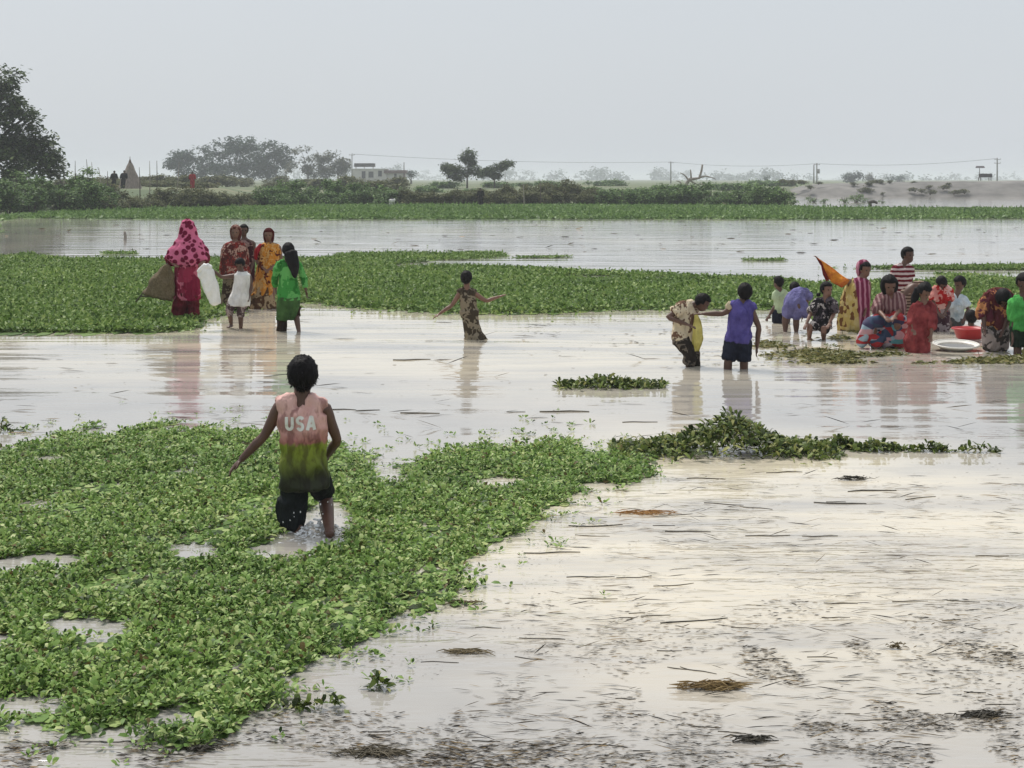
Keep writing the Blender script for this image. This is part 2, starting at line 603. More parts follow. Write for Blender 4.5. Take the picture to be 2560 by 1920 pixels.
def weed_mat(name, label, polys, holes, n, dr, L, hmax, mat, seed, jitter=14.0, gap=-0.9, seg=1, cell=None, wr=0.42, elmax=1.1, zpow=1.3, fmin=0.5, fmax=3.0, thin=0.0, rosette=0):
    """floating weeds inside photo outlines laid on the water plane"""
    r = np.random.default_rng(seed)
    nz1, nz2, dens = sin_noise(seed + 1, 9, fmin * 2, fmax * 2), sin_noise(seed + 2, 9, fmin * 2, fmax * 2), sin_noise(seed + 3, 9, fmin, fmax)

    def mask(x, d, edge=False):
        px, py = CX + F * x / d, HY + F * H / d
        sc_ = (py - HY) / 500.0
        qx = px + nz1(x, d) * jitter * 1.6
        qy = py + nz2(x, d) * jitter * sc_ * 0.7
        if edge:
            far_ = r.normal(0, 1, px.shape) * np.where(r.random(px.shape) < 0.22, 2.8, 0.7)
            qx = qx + far_ * jitter
            qy = qy + far_ * r.normal(0, 1, px.shape) * jitter * sc_ * 0.6
        ok = np.zeros(px.shape, bool)
        for p in polys: ok |= in_poly(qx, qy, p)
        hx, hy = px + nz2(x, d) * jitter * 0.5, py + nz1(x, d) * jitter * 0.35 * sc_
        if edge:
            qq = r.normal(0, 1, px.shape)
            hx = hx + qq * jitter * 0.5
        for p in holes: ok &= ~in_poly(hx, hy, p)
        dn = dens(x, d)
        if edge: dn = dn + r.normal(0, 0.32, px.shape)
        return ok & (dn > gap)

    X, Y = [], []
    tot = 0
    while tot < n:
        d = r.uniform(dr[0], dr[1], n)
        x = r.uniform(-0.36, 0.36, n) * d
        ok = mask(x, d, True)
        X.append(x[ok]); Y.append(d[ok]); tot += ok.sum()
        if ok.sum() == 0: break
    x = np.concatenate(X)[:n]; d = np.concatenate(Y)[:n]
    N = len(x)
    rel = np.clip((dens(x, d) - gap) / 1.2, 0.15, 1)
    inside = mask(x, d)
    rel = np.where(inside, rel, 0.06)
    if thin:                                        # uneven cover: water glints through where the weeds are thin
        tn = sin_noise(seed + 8, 12, 4, 22)
        keep = (tn(x, d * 0.7) + r.normal(0, 0.5, N) > -0.85) | (r.random(N) > thin)
        x, d, rel = x[keep], d[keep], rel[keep]
        N = len(x)
    inside_k = rel > 0.3
    z = 0.004 + hmax * (r.uniform(0, 1, N) ** zpow) * rel
    P = np.stack([x, d, z], 1)
    LL = L * r.uniform(0.6, 1.35, N)
    el_ = r.uniform(-0.05, elmax, N)
    ww = LL * wr * r.uniform(0.75, 1.3, N)
    tall = (r.random(N) < 0.03) & inside_k         # upright blades standing above the rest
    LL = np.where(tall, LL * 1.6, LL); ww = np.where(tall, ww * 0.6, ww); el_ = np.where(tall, r.uniform(0.7, 1.45, N), el_)
    azs = r.uniform(0, 2 * np.pi, N)
    if rosette:                                     # leaves grow in rosettes, each plant with its own size
        M_ = N // rosette
        idx = np.repeat(np.arange(M_), rosette)
        kk = np.tile(np.arange(rosette), M_)
        ps = np.clip(r.lognormal(0, 0.28, M_), 0.55, 1.5)[idx]
        azs = r.uniform(0, 2 * np.pi, M_)[idx] + 2 * np.pi * kk / rosette + r.normal(0, 0.35, len(idx))
        LL = L * ps * r.uniform(0.75, 1.2, len(idx)); ww = LL * wr * r.uniform(0.8, 1.25, len(idx))
        el_ = np.clip(r.normal(0.55, 0.35, len(idx)), -0.1, 1.35)
        P = P[idx] + np.stack([np.cos(azs), np.sin(azs), np.zeros(len(idx))], 1) * (LL * 0.35)[:, None]
        P[:, 2] += LL * 0.25 * r.uniform(0, 1, len(idx))
    v, s, lo, k = leaves_np(P, LL, ww, azs, el_, 0.6, seg)
    mi = np.zeros(len(s), int)
    if cell:                                        # matted stems and roots under the leaves, darkened for the shade in gaps
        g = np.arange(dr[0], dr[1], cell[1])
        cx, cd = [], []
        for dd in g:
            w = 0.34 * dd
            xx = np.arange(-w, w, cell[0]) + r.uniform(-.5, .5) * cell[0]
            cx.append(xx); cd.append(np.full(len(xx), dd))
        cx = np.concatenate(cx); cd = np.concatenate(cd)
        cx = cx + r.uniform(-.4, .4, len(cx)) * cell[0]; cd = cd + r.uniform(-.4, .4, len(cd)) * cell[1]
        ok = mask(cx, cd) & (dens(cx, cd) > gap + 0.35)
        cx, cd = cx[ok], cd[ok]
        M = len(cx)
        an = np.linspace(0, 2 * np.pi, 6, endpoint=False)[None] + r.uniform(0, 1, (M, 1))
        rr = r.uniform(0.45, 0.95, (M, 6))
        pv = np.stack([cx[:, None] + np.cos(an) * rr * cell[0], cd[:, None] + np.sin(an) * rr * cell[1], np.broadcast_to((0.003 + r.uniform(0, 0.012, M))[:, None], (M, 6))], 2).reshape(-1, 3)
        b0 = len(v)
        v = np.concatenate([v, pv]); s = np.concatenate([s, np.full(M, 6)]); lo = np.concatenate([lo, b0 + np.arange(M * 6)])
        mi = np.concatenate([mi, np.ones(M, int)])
    me = np_mesh(name, v, s, lo, mi)
    o = link(name, me, [mat, ROOT_SHADE], smooth=False)
    return tag(o, label, 'plants', kind='stuff')


FG = kpoly([(-160, 975), (0, 965), (150, 948), (300, 928), (480, 932), (560, 945), (640, 960), (740, 968), (800, 990), (880, 1003), (960, 990), (1000, 962), (1150, 958), (1250, 962), (1350, 985), (1405, 1000),
            (1330, 1040), (1230, 1080), (1150, 1110), (1100, 1150), (1030, 1220), (990, 1295), (850, 1335), (780, 1390), (700, 1450), (580, 1535), (420, 1555), (260, 1580), (120, 1600), (0, 1605), (-200, 1605)])
FGH = [kpoly(p) for p in ([(585, 1160), (640, 1120), (690, 1075), (750, 1085), (772, 1140), (745, 1172), (700, 1185), (640, 1212), (560, 1210), (545, 1185)],
                          [(-20, 1205), (120, 1195), (185, 1215), (140, 1245), (-20, 1250)], [(350, 1190), (480, 1188), (490, 1212), (380, 1216)],
                          [(90, 1345), (180, 1335), (290, 1345), (270, 1372), (110, 1372)], [(790, 1005), (860, 1010), (890, 1035), (820, 1045)], [(-20, 1368), (25, 1368), (25, 1400), (-20, 1400)])]
weed_mat('floating_weeds', 'broad green floating weed bed in the foreground around the wading boy', [FG], FGH, 185000, (6.2, 16.5), 0.034, 0.044, LEAF_NEAR, 21, seg=2, cell=(0.045, 0.09), gap=-2.3, jitter=13, fmin=1.5, fmax=9.0, thin=0.9, rosette=6)

MID = kpoly([(-200, 560), (0, 556), (60, 553), (130, 563), (330, 563), (380, 560), (660, 563), (760, 552), (850, 548), (960, 549), (1090, 551), (1100, 556), (1010, 560), (1000, 577), (1090, 583), (1240, 586), (1450, 596), (1620, 603), (1760, 612), (2000, 615), (2080, 598), (2300, 612),
             (2300, 655), (1900, 668), (1700, 668), (1480, 668), (1300, 672), (1100, 676), (900, 671), (760, 668), (690, 660), (640, 655), (560, 660), (500, 672), (440, 690), (430, 708), (300, 722), (150, 742), (0, 752), (-200, 758)])
MIDH = [kpoly([(850, 573), (940, 562), (1150, 560), (1180, 575), (1000, 577), (930, 578), (860, 580)]), kpoly([(1170, 600), (1300, 596), (1440, 601), (1430, 606), (1180, 605)]), kpoly([(1380, 606), (1560, 607), (1780, 614), (1780, 619), (1560, 614)])]
weed_mat('floating_weeds', 'green weed bed across the middle water behind the wading people', [MID], MIDH, 290000, (24.0, 90), 0.088, 0.075, LEAF_MID, 31, jitter=5, gap=-2.4, cell=(0.16, 0.5), fmin=0.3, fmax=1.6, wr=0.5)

FAR = kpoly([(-300, 474), (0, 470), (100, 463), (200, 456), (300, 449), (420, 445), (700, 443), (1000, 444), (1400, 446), (1700, 449), (1800, 452), (2300, 454), (2500, 454), (2500, 472), (2300, 472), (1700, 474), (1200, 474), (600, 474), (300, 473), (150, 473), (40, 471), (0, 478), (-300, 480)])
weed_mat('floating_weeds', 'bright green weed strip along the far shore under the bushes', [FAR], [], 170000, (88, 190), 0.26, 0.10, LEAF_FAR, 41, jitter=1.5, gap=-9, cell=(0.6, 2.4), fmin=0.05, fmax=0.3, wr=0.5)

SLIV = [kpoly(p) for p in ([(-60, 496), (8, 500), (26, 512), (30, 524), (12, 531), (-60, 532)], [(25, 519), (100, 517), (175, 520), (110, 524), (30, 524)])]
weed_mat('floating_weeds', 'small green weed clump at the left edge of the far water', SLIV, [], 9000, (70, 240), 0.28, 0.3, LEAF_MID, 43, jitter=0.6, gap=-9, cell=(0.3, 1.2), fmin=0.1, fmax=0.6)
SL2 = [kpoly(p) for p in ([(1740, 577), (1850, 580), (2300, 575), (2300, 583), (2010, 584)], [(2020, 592), (2160, 593), (2300, 598), (2160, 602), (2040, 600)])]
weed_mat('floating_weeds', 'thin floating weed streaks behind the group on the right', SL2, [], 9000, (34, 48), 0.09, 0.05, LEAF_MID, 47, jitter=1.0, gap=-0.8, cell=(0.15, 0.4), fmin=0.2, fmax=1.0)
SL3 = [kpoly(p) for p in ([(1600, 561.5), (1690, 561), (1700, 563), (1620, 563.5)], [(215, 547), (290, 546), (300, 549), (230, 550)], [(1110, 556), (1240, 555), (1210, 557.5), (1120, 558)])]
weed_mat('floating_weeds', 'thin dark weed slivers floating on the far open water', SL3, [], 1600, (44, 54), 0.08, 0.03, LEAF_MID, 49, jitter=0.4, gap=-9, cell=(0.15, 0.3), fmin=0.2, fmax=1.0)
RG = [kpoly(p) for p in ([(1810, 705), (1870, 700), (1880, 730), (1800, 735)], [(1640, 745), (1780, 748), (1850, 765), (2000, 772), (2300, 768), (2300, 800), (2120, 798), (2060, 782), (1800, 792), (1660, 770)], [(1905, 742), (1960, 740), (1960, 752), (1900, 755)])]
weed_mat('floating_weeds', 'trampled yellowish weeds in the water round the crouching group', RG, [], 3600, (20, 34), 0.085, 0.012, mat_leaf('leaf_yellow', [(0.0, (0.05, 0.055, 0.015)), (0.5, (0.16, 0.17, 0.05)), (1.0, (0.32, 0.28, 0.12))]), 53, jitter=9, gap=0.1, cell=None, fmin=2.0, fmax=8, elmax=0.45)


def heap(name, label, px0, px1, py_base, peak_px, height, n, L, mat, seed, depth=0.5):
    """a heaped-up clump of pulled weeds"""
    r = np.random.default_rng(seed)
    a, c = gp(px0, py_base), gp(px1, py_base)
    pk = gp(peak_px, py_base).x
    x = r.uniform(0, 1, n) * (c.x - a.x) + a.x
    t = np.where(x < pk, (x - a.x) / (pk - a.x), (c.x - x) / (c.x - pk))
    t = np.clip(t, 0.02, 1)
    yy = r.normal(0, 0.4, n) * depth
    top = height * (0.22 * t + 0.78 * t ** 2.4) * np.exp(-(yy / depth) ** 2 * 1.2)
    z = 0.006 + top * r.uniform(0, 1, n) ** 0.6
    P = np.stack([x - a.x, yy, z], 1)
    LL = L * r.uniform(0.6, 1.5, n)
    v, s, lo, k = leaves_np(P, LL, LL * 0.33 * r.uniform(0.7, 1.3, n), r.uniform(0, 2 * np.pi, n), r.uniform(-0.4, 1.2, n), 0.8, 2)
    o = link(name, np_mesh(name, v, s, lo), mat, loc=(a.x, a.y, 0), smooth=False)
    return tag(o, label, 'plants')


LEAF_HEAP = mat_leaf('leaf_heap', [(0.0, (0.02, 0.03, 0.01)), (0.3, (0.07, 0.11, 0.025)), (0.7, (0.17, 0.23, 0.06)), (1.0, (0.36, 0.36, 0.14))])
heap('weed_heap', 'large heaped mound of dark green weeds at the tip of the weed bed', 1530, 2090, 1128, 1830, 0.33, 4200, 0.072, LEAF_HEAP, 61)
heap('weed_heap', 'low weed clump on the open water before the bent boy', 1395, 1660, 966, 1520, 0.085, 1000, 0.09, LEAF_HEAP, 62, 0.3)
heap('weed_tuft', 'longest weed tuft of the row trailing right from the large mound', 2130, 2265, 1126, 2190, 0.08, 300, 0.07, LEAF_HEAP, 63, 0.12)
heap('weed_tuft', 'small weed tuft right of the longest tuft in the trailing row', 2275, 2370, 1128, 2325, 0.08, 150, 0.07, LEAF_HEAP, 64, 0.10)
heap('weed_tuft', 'tiny last weed tuft at the right end of the trailing row', 2395, 2500, 1130, 2430, 0.07, 80, 0.07, LEAF_HEAP, 65, 0.08)
heap('weed_tuft', 'weed tuft touching the right foot of the large mound', 2060, 2140, 1120, 2100, 0.09, 220, 0.075, LEAF_HEAP, 66, 0.1)
heap('weed_tuft', 'stray weed sprig floating just below the foreground bed', 700, 870, 1772, 850, 0.05, 70, 0.055, LEAF_HEAP, 67, 0.05)
heap('weed_tuft', 'upright weed sprig floating right of the foreground bed', 925, 965, 1722, 950, 0.09, 40, 0.05, LEAF_HEAP, 68, 0.04)
heap('weed_tuft', 'small weed sprig at the left edge above the foreground bed', -20, 30, 1080, 8, 0.12, 60, 0.07, LEAF_HEAP, 69, 0.05)
# ------------------------------------------------------------------ people
def lerp(a, b, t):
    return a + (b - a) * t


class Person:
    """body as one continuous skin; clothes and hair are children. Joints are photo points at the person's own distance."""
    def __init__(self, label, base, zoom, S, J, face=(0, -1), pitch=0.0, skin=None, hs=0.15, D=None, voxel=0.0095, group=None, fem=False, nose=True):
        self.o, self.sc = (zoom[0], zoom[1]), zoom[2]
        bx, by = self.o[0] + base[0] * self.sc, self.o[1] + base[1] * self.sc
        self.D = D if D else H * F / (by - HY)
        g = Vector(((bx - CX) / F * self.D, self.D, 0.0))
        self.base = g
        self.S = S
        self.hh = S * hs
        self.skin = skin or M_SKIN
        self.root = empty('person', g, label, 'person', group)
        self.J = {k: self.p(*v) for k, v in J.items()}
        J = self.J
        f = Vector((face[0], face[1], 0)).normalized()
        self.ff = f
        self.up = Vector((0, 0, 1))
        self.hf = (f * math.cos(pitch) + Vector((0, 0, 1)) * math.sin(pitch)).normalized()
        self.hr = self.hf.cross(self.up).normalized()
        self.hu = self.hr.cross(self.hf).normalized()
        # default limbs
        sl = J['sR'] - J['sL']
        if 'hipL' not in J:
            w = sl.normalized() * S * 0.055
            w.z = 0
            J['hipL'], J['hipR'] = J['pel'] - w, J['pel'] + w
        for s in 'LR':
            hip = J['hip' + s]
            if 'a' + s not in J:
                J['a' + s] = Vector((hip.x, hip.y, BED + 0.03 * S))
            if 'k' + s not in J:
                J['k' + s] = lerp(hip, J['a' + s], 0.5) + f * 0.02
            J['a' + s].z = max(J['a' + s].z, BED + 0.03 * S) if J['a' + s].z > -0.02 else BED + 0.03 * S
            sh = J['s' + s]
            if 'e' + s not in J:
                J['e' + s] = sh + Vector((0, 0, -0.17 * S)) + (sl.normalized() * 0.02 * S * (1 if s == 'R' else -1))
            if 'h' + s not in J:
                J['h' + s] = J['e' + s] + Vector((0, 0, -0.14 * S)) + f * 0.03 * S
        self.neck = lerp(J['sL'], J['sR'], 0.5) + Vector((0, 0, 0.012 * S))
        self.build_body(voxel, nose)

    def p(self, x, y, dy=0.0):
        w = pp(self.o[0] + x * self.sc, self.o[1] + y * self.sc, self.D + dy)
        return w - self.base

    def rot(self):
        return Matrix((self.hr, self.hf, self.hu)).transposed()

    def torso_rings(self, ease=0.0):
        J, S = self.J, self.S
        sl = J['sR'] - J['sL']
        sw = sl.length
        pel, nk = J['pel'], self.neck
        wd = sl.normalized()
        pts = [lerp(pel, nk, t) for t in (-0.08, 0.06, 0.3, 0.55, 0.78, 0.92, 1.0)]
        if 'mid' in J:
            bend = J['mid'] - lerp(pel, nk, 0.5)
            pts = [p + bend * math.sin(math.pi * max(0, min(1, t))) for p, t in zip(pts, (-0.08, 0.06, 0.3, 0.55, 0.78, 0.92, 1.0))]
        e = ease
        hw = max(sw, 0.17 * S) * 0.5
        rad = [(0.082 * S + e, 0.062 * S + e), (0.088 * S + e, 0.068 * S + e), (0.078 * S + e, 0.058 * S + e), (max(hw * 0.8, 0.08 * S) + e, 0.066 * S + e), (hw * 0.92 + e, 0.066 * S + e), (hw * 0.8 + e, 0.05 * S + e), (hw * 0.35 + e, 0.035 * S + e)]
        return pts, rad, wd

    def hand(self, g, el, wr, side, curl=0.5):
        S = self.S
        d = (wr - el).normalized()
        n_ = d.cross(Vector((0, 0, 1)))
        n_ = n_.normalized() if n_.length > 1e-3 else Vector((1, 0, 0))
        if abs(d.z) > 0.75:                           # hanging hand: palm towards the thigh
            n_ = self.ff.copy()
        w = n_                                         # across the palm
        pn = d.cross(w).normalized()                   # palm normal
        pc = wr + d * 0.028 * S
        R = Matrix((w, pn, d)).transposed()
        g.ell(pc, (0.024 * S, 0.012 * S, 0.034 * S), R, 10, 7)
        for i, (o, ln) in enumerate(((-0.017, 0.040), (-0.006, 0.046), (0.006, 0.043), (0.017, 0.034))):
            b = wr + d * 0.05 * S + w * o * S
            q1 = b + d * ln * 0.5 * S + w * o * 0.25 * S
            q2 = q1 + (d * (1 - curl * 0.6) + pn * curl).normalized() * ln * 0.55 * S
            g.tube([b - d * 0.012 * S, b, q1, q2], [0.0068 * S, 0.0068 * S, 0.0063 * S, 0.0056 * S], 6)
        t0 = wr + d * 0.014 * S - w * 0.02 * S
        t1 = t0 - w * 0.018 * S + d * 0.02 * S + pn * 0.006 * S
        g.tube([t0 + w * 0.01 * S, t0, t1, t1 + d * 0.018 * S], [0.0085 * S, 0.008 * S, 0.007 * S, 0.006 * S], 6)

    def build_body(self, voxel, nose):
        J, S, hh = self.J, self.S, self.hh
        g = Geo()
        pts, rad, wd = self.torso_rings()
        g.tube(pts, rad, 16, wide=wd, sub=3)
        R = self.rot()
        hc = J['head']
        g.tube([self.neck - Vector((0, 0, 0.03 * S)), lerp(self.neck, hc, 0.45), hc - self.hu * 0.1 * hh], [0.27 * hh, 0.215 * hh, 0.22 * hh], 12)
        g.ell(hc + self.hu * 0.10 * hh - self.hf * 0.03 * hh, (0.345 * hh, 0.41 * hh, 0.38 * hh), R)
        g.ell(hc - self.hu * 0.20 * hh + self.hf * 0.09 * hh, (0.25 * hh, 0.27 * hh, 0.29 * hh), R)
        if nose:
            g.ell(hc + self.hf * 0.37 * hh - self.hu * 0.10 * hh, (0.05 * hh, 0.075 * hh, 0.085 * hh), R, 8, 6)
            g.ell(hc + self.hf * 0.30 * hh - self.hu * 0.30 * hh, (0.11 * hh, 0.06 * hh, 0.05 * hh), R, 8, 6)
        for s in (-1, 1):
            g.ell(hc + self.hr * s * 0.345 * hh - self.hu * 0.04 * hh, (0.035 * hh, 0.07 * hh, 0.11 * hh), R, 8, 6)
        for s in 'LR':
            sh, el_, wr = J['s' + s], J['e' + s], J['h' + s]
            inn = lerp(sh, self.neck, 0.25)
            up_ = (hc - self.neck).normalized()
            g.tube([self.neck + up_ * 0.045 * S, lerp(self.neck, sh, 0.5) + up_ * 0.018 * S, sh + up_ * 0.004 * S], [0.026 * S, 0.032 * S, 0.032 * S], 10, sub=2)
            g.tube([inn, sh, lerp(sh, el_, 0.45), el_, lerp(el_, wr, 0.35), wr], [0.034 * S, 0.036 * S, 0.030 * S, 0.0235 * S, 0.0245 * S, 0.0165 * S], 10, sub=2)
            self.hand(g, el_, wr, s)
            hip, kn, an = J['hip' + s], J['k' + s], J['a' + s]
            g.tube([hip + Vector((0, 0, 0.03 * S)), lerp(hip, kn, 0.25), kn, lerp(kn, an, 0.35), an], [0.056 * S, 0.055 * S, 0.036 * S, 0.036 * S, 0.022 * S], 12, sub=2)
            fd = self.ff
            ft = an + fd * 0.045 * S - Vector((0, 0, 0.012 * S))
            g.tube([an - fd * 0.025 * S - Vector((0, 0, 0.008 * S)), ft, an + fd * 0.1 * S - Vector((0, 0, 0.018 * S))], [(0.022 * S, 0.02 * S), (0.027 * S, 0.018 * S), (0.03 * S, 0.011 * S)], 10, wide=fd.cross(Vector((0, 0, 1))))
        me = remesh(g, voxel * max(S, 1.0), 2, 0.45)
        self.body = link('body', me, self.skin, self.root)
        if nose and self.ff.y < 0.35:
            for s in (-1, 1):
                e = Geo().ell(hc + self.hf * 0.335 * hh + self.hr * s * 0.14 * hh + self.hu * 0.02 * hh, (0.06 * hh, 0.035 * hh, 0.035 * hh), R, 8, 6)
                link('eye', e.mesh('eye'), M_EYE, self.root)
            e = Geo().ell(hc + self.hf * 0.352 * hh - self.hu * 0.30 * hh, (0.09 * hh, 0.03 * hh, 0.024 * hh), R, 8, 6)
            link('mouth', e.mesh('mouth'), M_LIP, self.root)

    # ---- hair and clothes
    def cap(self, name, mat, k=1.1, back=0.04, up=0.10, front=0.42, low=-0.12, rough=0.02, seed=0.0, long=0.0):
        """hair or hood: a shell round the skull that leaves the face free"""
        hh, R = self.hh, self.rot()
        c = self.J['head'] + self.hu * up * hh - self.hf * back * hh
        rx, ry, rz = 0.355 * hh * k, 0.42 * hh * k, 0.415 * hh * k
        V, fs = [], []
        nu, nv = 36, 22
        for j in range(nv + 1):
            ph = math.pi * j / nv
            for i in range(nu):
                a = 2 * math.pi * i / nu
                q = Vector((math.sin(ph) * math.cos(a), math.sin(ph) * math.sin(a), math.cos(ph)))
                s = 1.0 + rough * noise.noise(Vector((q.x * 6 + seed, q.y * 6, q.z * 6))) * 2 + rough * 0.6 * noise.noise(q * 17)
                inface = sstep(front - 0.12, front + 0.1, q.y) * sstep(0.50, 0.28, q.z)
                lo_ = low - 0.62 * sstep(0.05, -0.35, q.y)
                under = sstep(lo_ + 0.05, lo_ - 0.22, q.z) * (1 - long)
                s *= 1 - 0.42 * max(inface, under * 0.8)
                z = q.z * rz * s
                if long and q.z < 0 and q.y < front:
                    z *= 1 + long * 0.9
                V.append(c + R @ Vector((q.x * rx * s, q.y * ry * s, z)))
        for j in range(nv):
            for i in range(nu):
                fs.append((j * nu + i, (j + 1) * nu + i, (j + 1) * nu + (i + 1) % nu, j * nu + (i + 1) % nu))
        me = bpy.data.meshes.new(name)
        me.from_pydata([tuple(v) for v in V], [], fs)
        me.update()
        return link(name, me, mat, self.root)

    def hair(self, strands=420, **kw):
        o = self.cap('hair', M_HAIR, **kw)
        me = o.data
        r = random.Random(int(self.base.x * 1000))
        c = self.J['head']
        V = [v.co.copy() for v in me.vertices]
        fs = [tuple(p.vertices) for p in me.polygons]
        good = [v for v in me.vertices if (v.co - c).length > 0.40 * self.hh]
        for i in range(strands):
            v = good[r.randrange(len(good))]
            nrm = (v.co - c).normalized()
            d = (nrm * r.uniform(0.0, 0.12) - self.hu * 0.8 + Vector((r.gauss(0, .3), r.gauss(0, .3), r.gauss(0, .2)))).normalized()
            sd = d.cross(nrm).normalized() * self.hh * 0.018
            ln = self.hh * r.uniform(0.04, 0.11)
            p0 = v.co + nrm * 0.004 * self.hh
            b = len(V)
            V += [p0 - sd, p0 + sd, p0 + d * ln]
            fs.append((b, b + 1, b + 2))
        me2 = bpy.data.meshes.new('hair')
        me2.from_pydata([tuple(v) for v in V], [], fs)
        me2.update()
        me2.materials.append(M_HAIR)
        me2.polygons.foreach_set('use_smooth', [True] * len(me2.polygons))
        o.data = me2
        bpy.data.meshes.remove(me)
        return o

    def top(self, mat, hem=-0.05, sleeve=0.5, ease=0.014, amp=0.007, name='shirt', flare=0.01, seed=0.0):
        J, S = self.J, self.S
        pts, rad, wd = self.torso_rings(ease * S)
        down = (J['pel'] - self.neck).normalized()
        pts[0] = J['pel'] - down * hem * S if hem < 0 else lerp(J['pel'], self.neck, hem)
        pts[0] = J['pel'] + down * (-hem) * S if hem < 0 else pts[0]
        rad[0] = (rad[1][0] + flare * S, rad[1][1] + flare * S)
        pts, rad = pts[:-1] + [pts[-1] - (pts[-1] - pts[-2]) * 0.2], rad
        g = Geo().tube(pts, rad, 20, wide=wd, sub=4, cap=0.15)
        for s in 'LR':
            sh, el_, wr = J['s' + s], J['e' + s], J['h' + s]
            inn = lerp(sh, self.neck, 0.45)
            r0 = 0.034 * S + ease * S
            up_ = (J['head'] - self.neck).normalized()
            n0 = lerp(self.neck, sh, 0.22) + up_ * 0.022 * S
            g.tube([n0, lerp(self.neck, sh, 0.55) + up_ * 0.014 * S, lerp(self.neck, sh, 0.9) + up_ * 0.002 * S], [0.026 * S + ease * 0.7 * S, 0.032 * S + ease * 0.8 * S, 0.031 * S + ease * 0.8 * S], 12, sub=2, cap=0.3)
            if sleeve <= 0:
                pass
            elif sleeve <= 1:
                g.tube([inn, sh, lerp(sh, el_, sleeve)], [r0, r0, (0.036 + ease * 1.1) * S], 12, cap=0.05)
            else:
                g.tube([inn, sh, el_, lerp(el_, wr, sleeve - 1)], [r0, r0, (0.028 + ease) * S, (0.024 + ease) * S], 12, cap=0.05, sub=2)
        me = remesh(g, 0.012 * max(S, 1.0), 2)
        wrinkle(me, amp * 1.5 * S, (16, 16, 8), seed + self.base.x)
        return link(name, me, mat, self.root)

    def shorts(self, mat, t=0.9, ease=0.014, amp=0.006, name='shorts', legs='LR', tR=None, t0=0.0):
        J, S = self.J, self.S
        g = Geo()
        down = (J['pel'] - self.neck).normalized()
        sl = (J['sR'] - J['sL']).normalized()
        if t0 <= 0:
            g.tube([J['pel'] - down * 0.05 * S, J['pel'], J['pel'] + down * 0.06 * S], [((0.084 + ease) * S, (0.064 + ease) * S), ((0.09 + ease) * S, (0.072 + ease) * S), ((0.084 + ease) * S, (0.064 + ease) * S)], 18, wide=sl, sub=2, cap=0.2)
        for s in legs:
            hip, kn, an = J['hip' + s], J['k' + s], J['a' + s]
            tt = tR if (s == 'R' and tR is not None) else t
            if t0 > 0: hip = lerp(hip, kn, t0)
            if tt <= 1:
                g.tube([hip, lerp(hip, kn, 0.3), lerp(hip, kn, tt)], [(0.058 + ease * 0.8) * S, (0.056 + ease * 0.8) * S, (0.048 + ease * 1.1) * S], 14, cap=0.05)
            else:
                g.tube([hip, lerp(hip, kn, 0.3), kn, lerp(kn, an, tt - 1)], [(0.058 + ease * 0.8) * S, (0.056 + ease * 0.8) * S, (0.044 + ease * 0.8) * S, (0.040 + ease) * S], 14, cap=0.05, sub=2)
        me = remesh(g, 0.012 * max(S, 1.0), 2)
        wrinkle(me, amp * S, (13, 13, 9), self.base.x + 3)
        return link(name, me, mat, self.root)

    def drape(self, name, mat, rows, depth=0.72, folds=9, amp=0.06, n=48, sub=5, seed=0.0, parent=None, grow=1.0):
        """hanging cloth: horizontal rings that follow the outline, with folds; rows = (x, y, half width, dy)"""
        C, Wd = [], []
        for r_ in rows:
            x, y, hw = r_[:3]
            dy = r_[3] if len(r_) > 3 else 0.0
            C.append(self.p(x, y, dy)); Wd.append(hw * self.sc / F * self.D)
        P2, R2 = [], []
        for i in range(len(C) - 1):
            for s in range(sub):
                t = s / sub
                u = t * t * (3 - 2 * t)
                P2.append(lerp(C[i], C[i + 1], t)); R2.append(lerp(Wd[i], Wd[i + 1], u))
        P2.append(C[-1]); R2.append(Wd[-1])
        V, fs = [], []
        m_ = len(P2)
        for i in range(m_):
            q = i / (m_ - 1)
            for k in range(n):
                a = 2 * math.pi * k / n
                ph = 0.7 * math.sin(q * 3 + seed) + 1.5 * noise.noise(Vector((q * 2.2, seed, 1.3)))
                rr = 1 + amp * (0.25 + grow * q) * (math.sin(folds * a + ph * 2) * 0.6 + noise.noise(Vector((math.cos(a) * 3 + seed, math.sin(a) * 3, q * 3.5))) * 1.2)
                V.append(P2[i] + Vector((math.cos(a) * R2[i] * rr, math.sin(a) * R2[i] * rr * depth, 0.012 * self.S * noise.noise(Vector((a * 2, q * 4, seed + 5))) * (1 if 0 < i < m_ - 1 else 1.6))))
        for i in range(m_ - 1):
            for k in range(n):
                fs.append((i * n + k, (i + 1) * n + k, (i + 1) * n + (k + 1) % n, i * n + (k + 1) % n))
        b = len(V)
        V.append(P2[0]); V.append(P2[-1] + Vector((0, 0, min(0.06, R2[-1] * 0.5))))
        for k in range(n):
            fs.append((b, k, (k + 1) % n))
            e = (m_ - 1) * n
            fs.append((b + 1, e + (k + 1) % n, e + k))
        me = bpy.data.meshes.new(name)
        me.from_pydata([tuple(v) for v in V], [], fs)
        me.update()
        return link(name, me, mat, parent or self.root)

    def blob(self, name, mat, items, voxel=0.014, amp=0.012, freq=(9, 9, 6), smooth=4, parent=None):
        """cloth over a crouched body: tubes given as lists of (x, y, radius_px, dy)"""
        g = Geo()
        k = self.sc / F * self.D
        for it in items:
            g.tube([self.p(q[0], q[1], q[3] if len(q) > 3 else 0) for q in it], [q[2] * k for q in it], 14, sub=3, cap=0.6)
        me = remesh(g, voxel, smooth)
        wrinkle(me, amp, freq, self.base.x)
        return link(name, me, mat, parent or self.root)


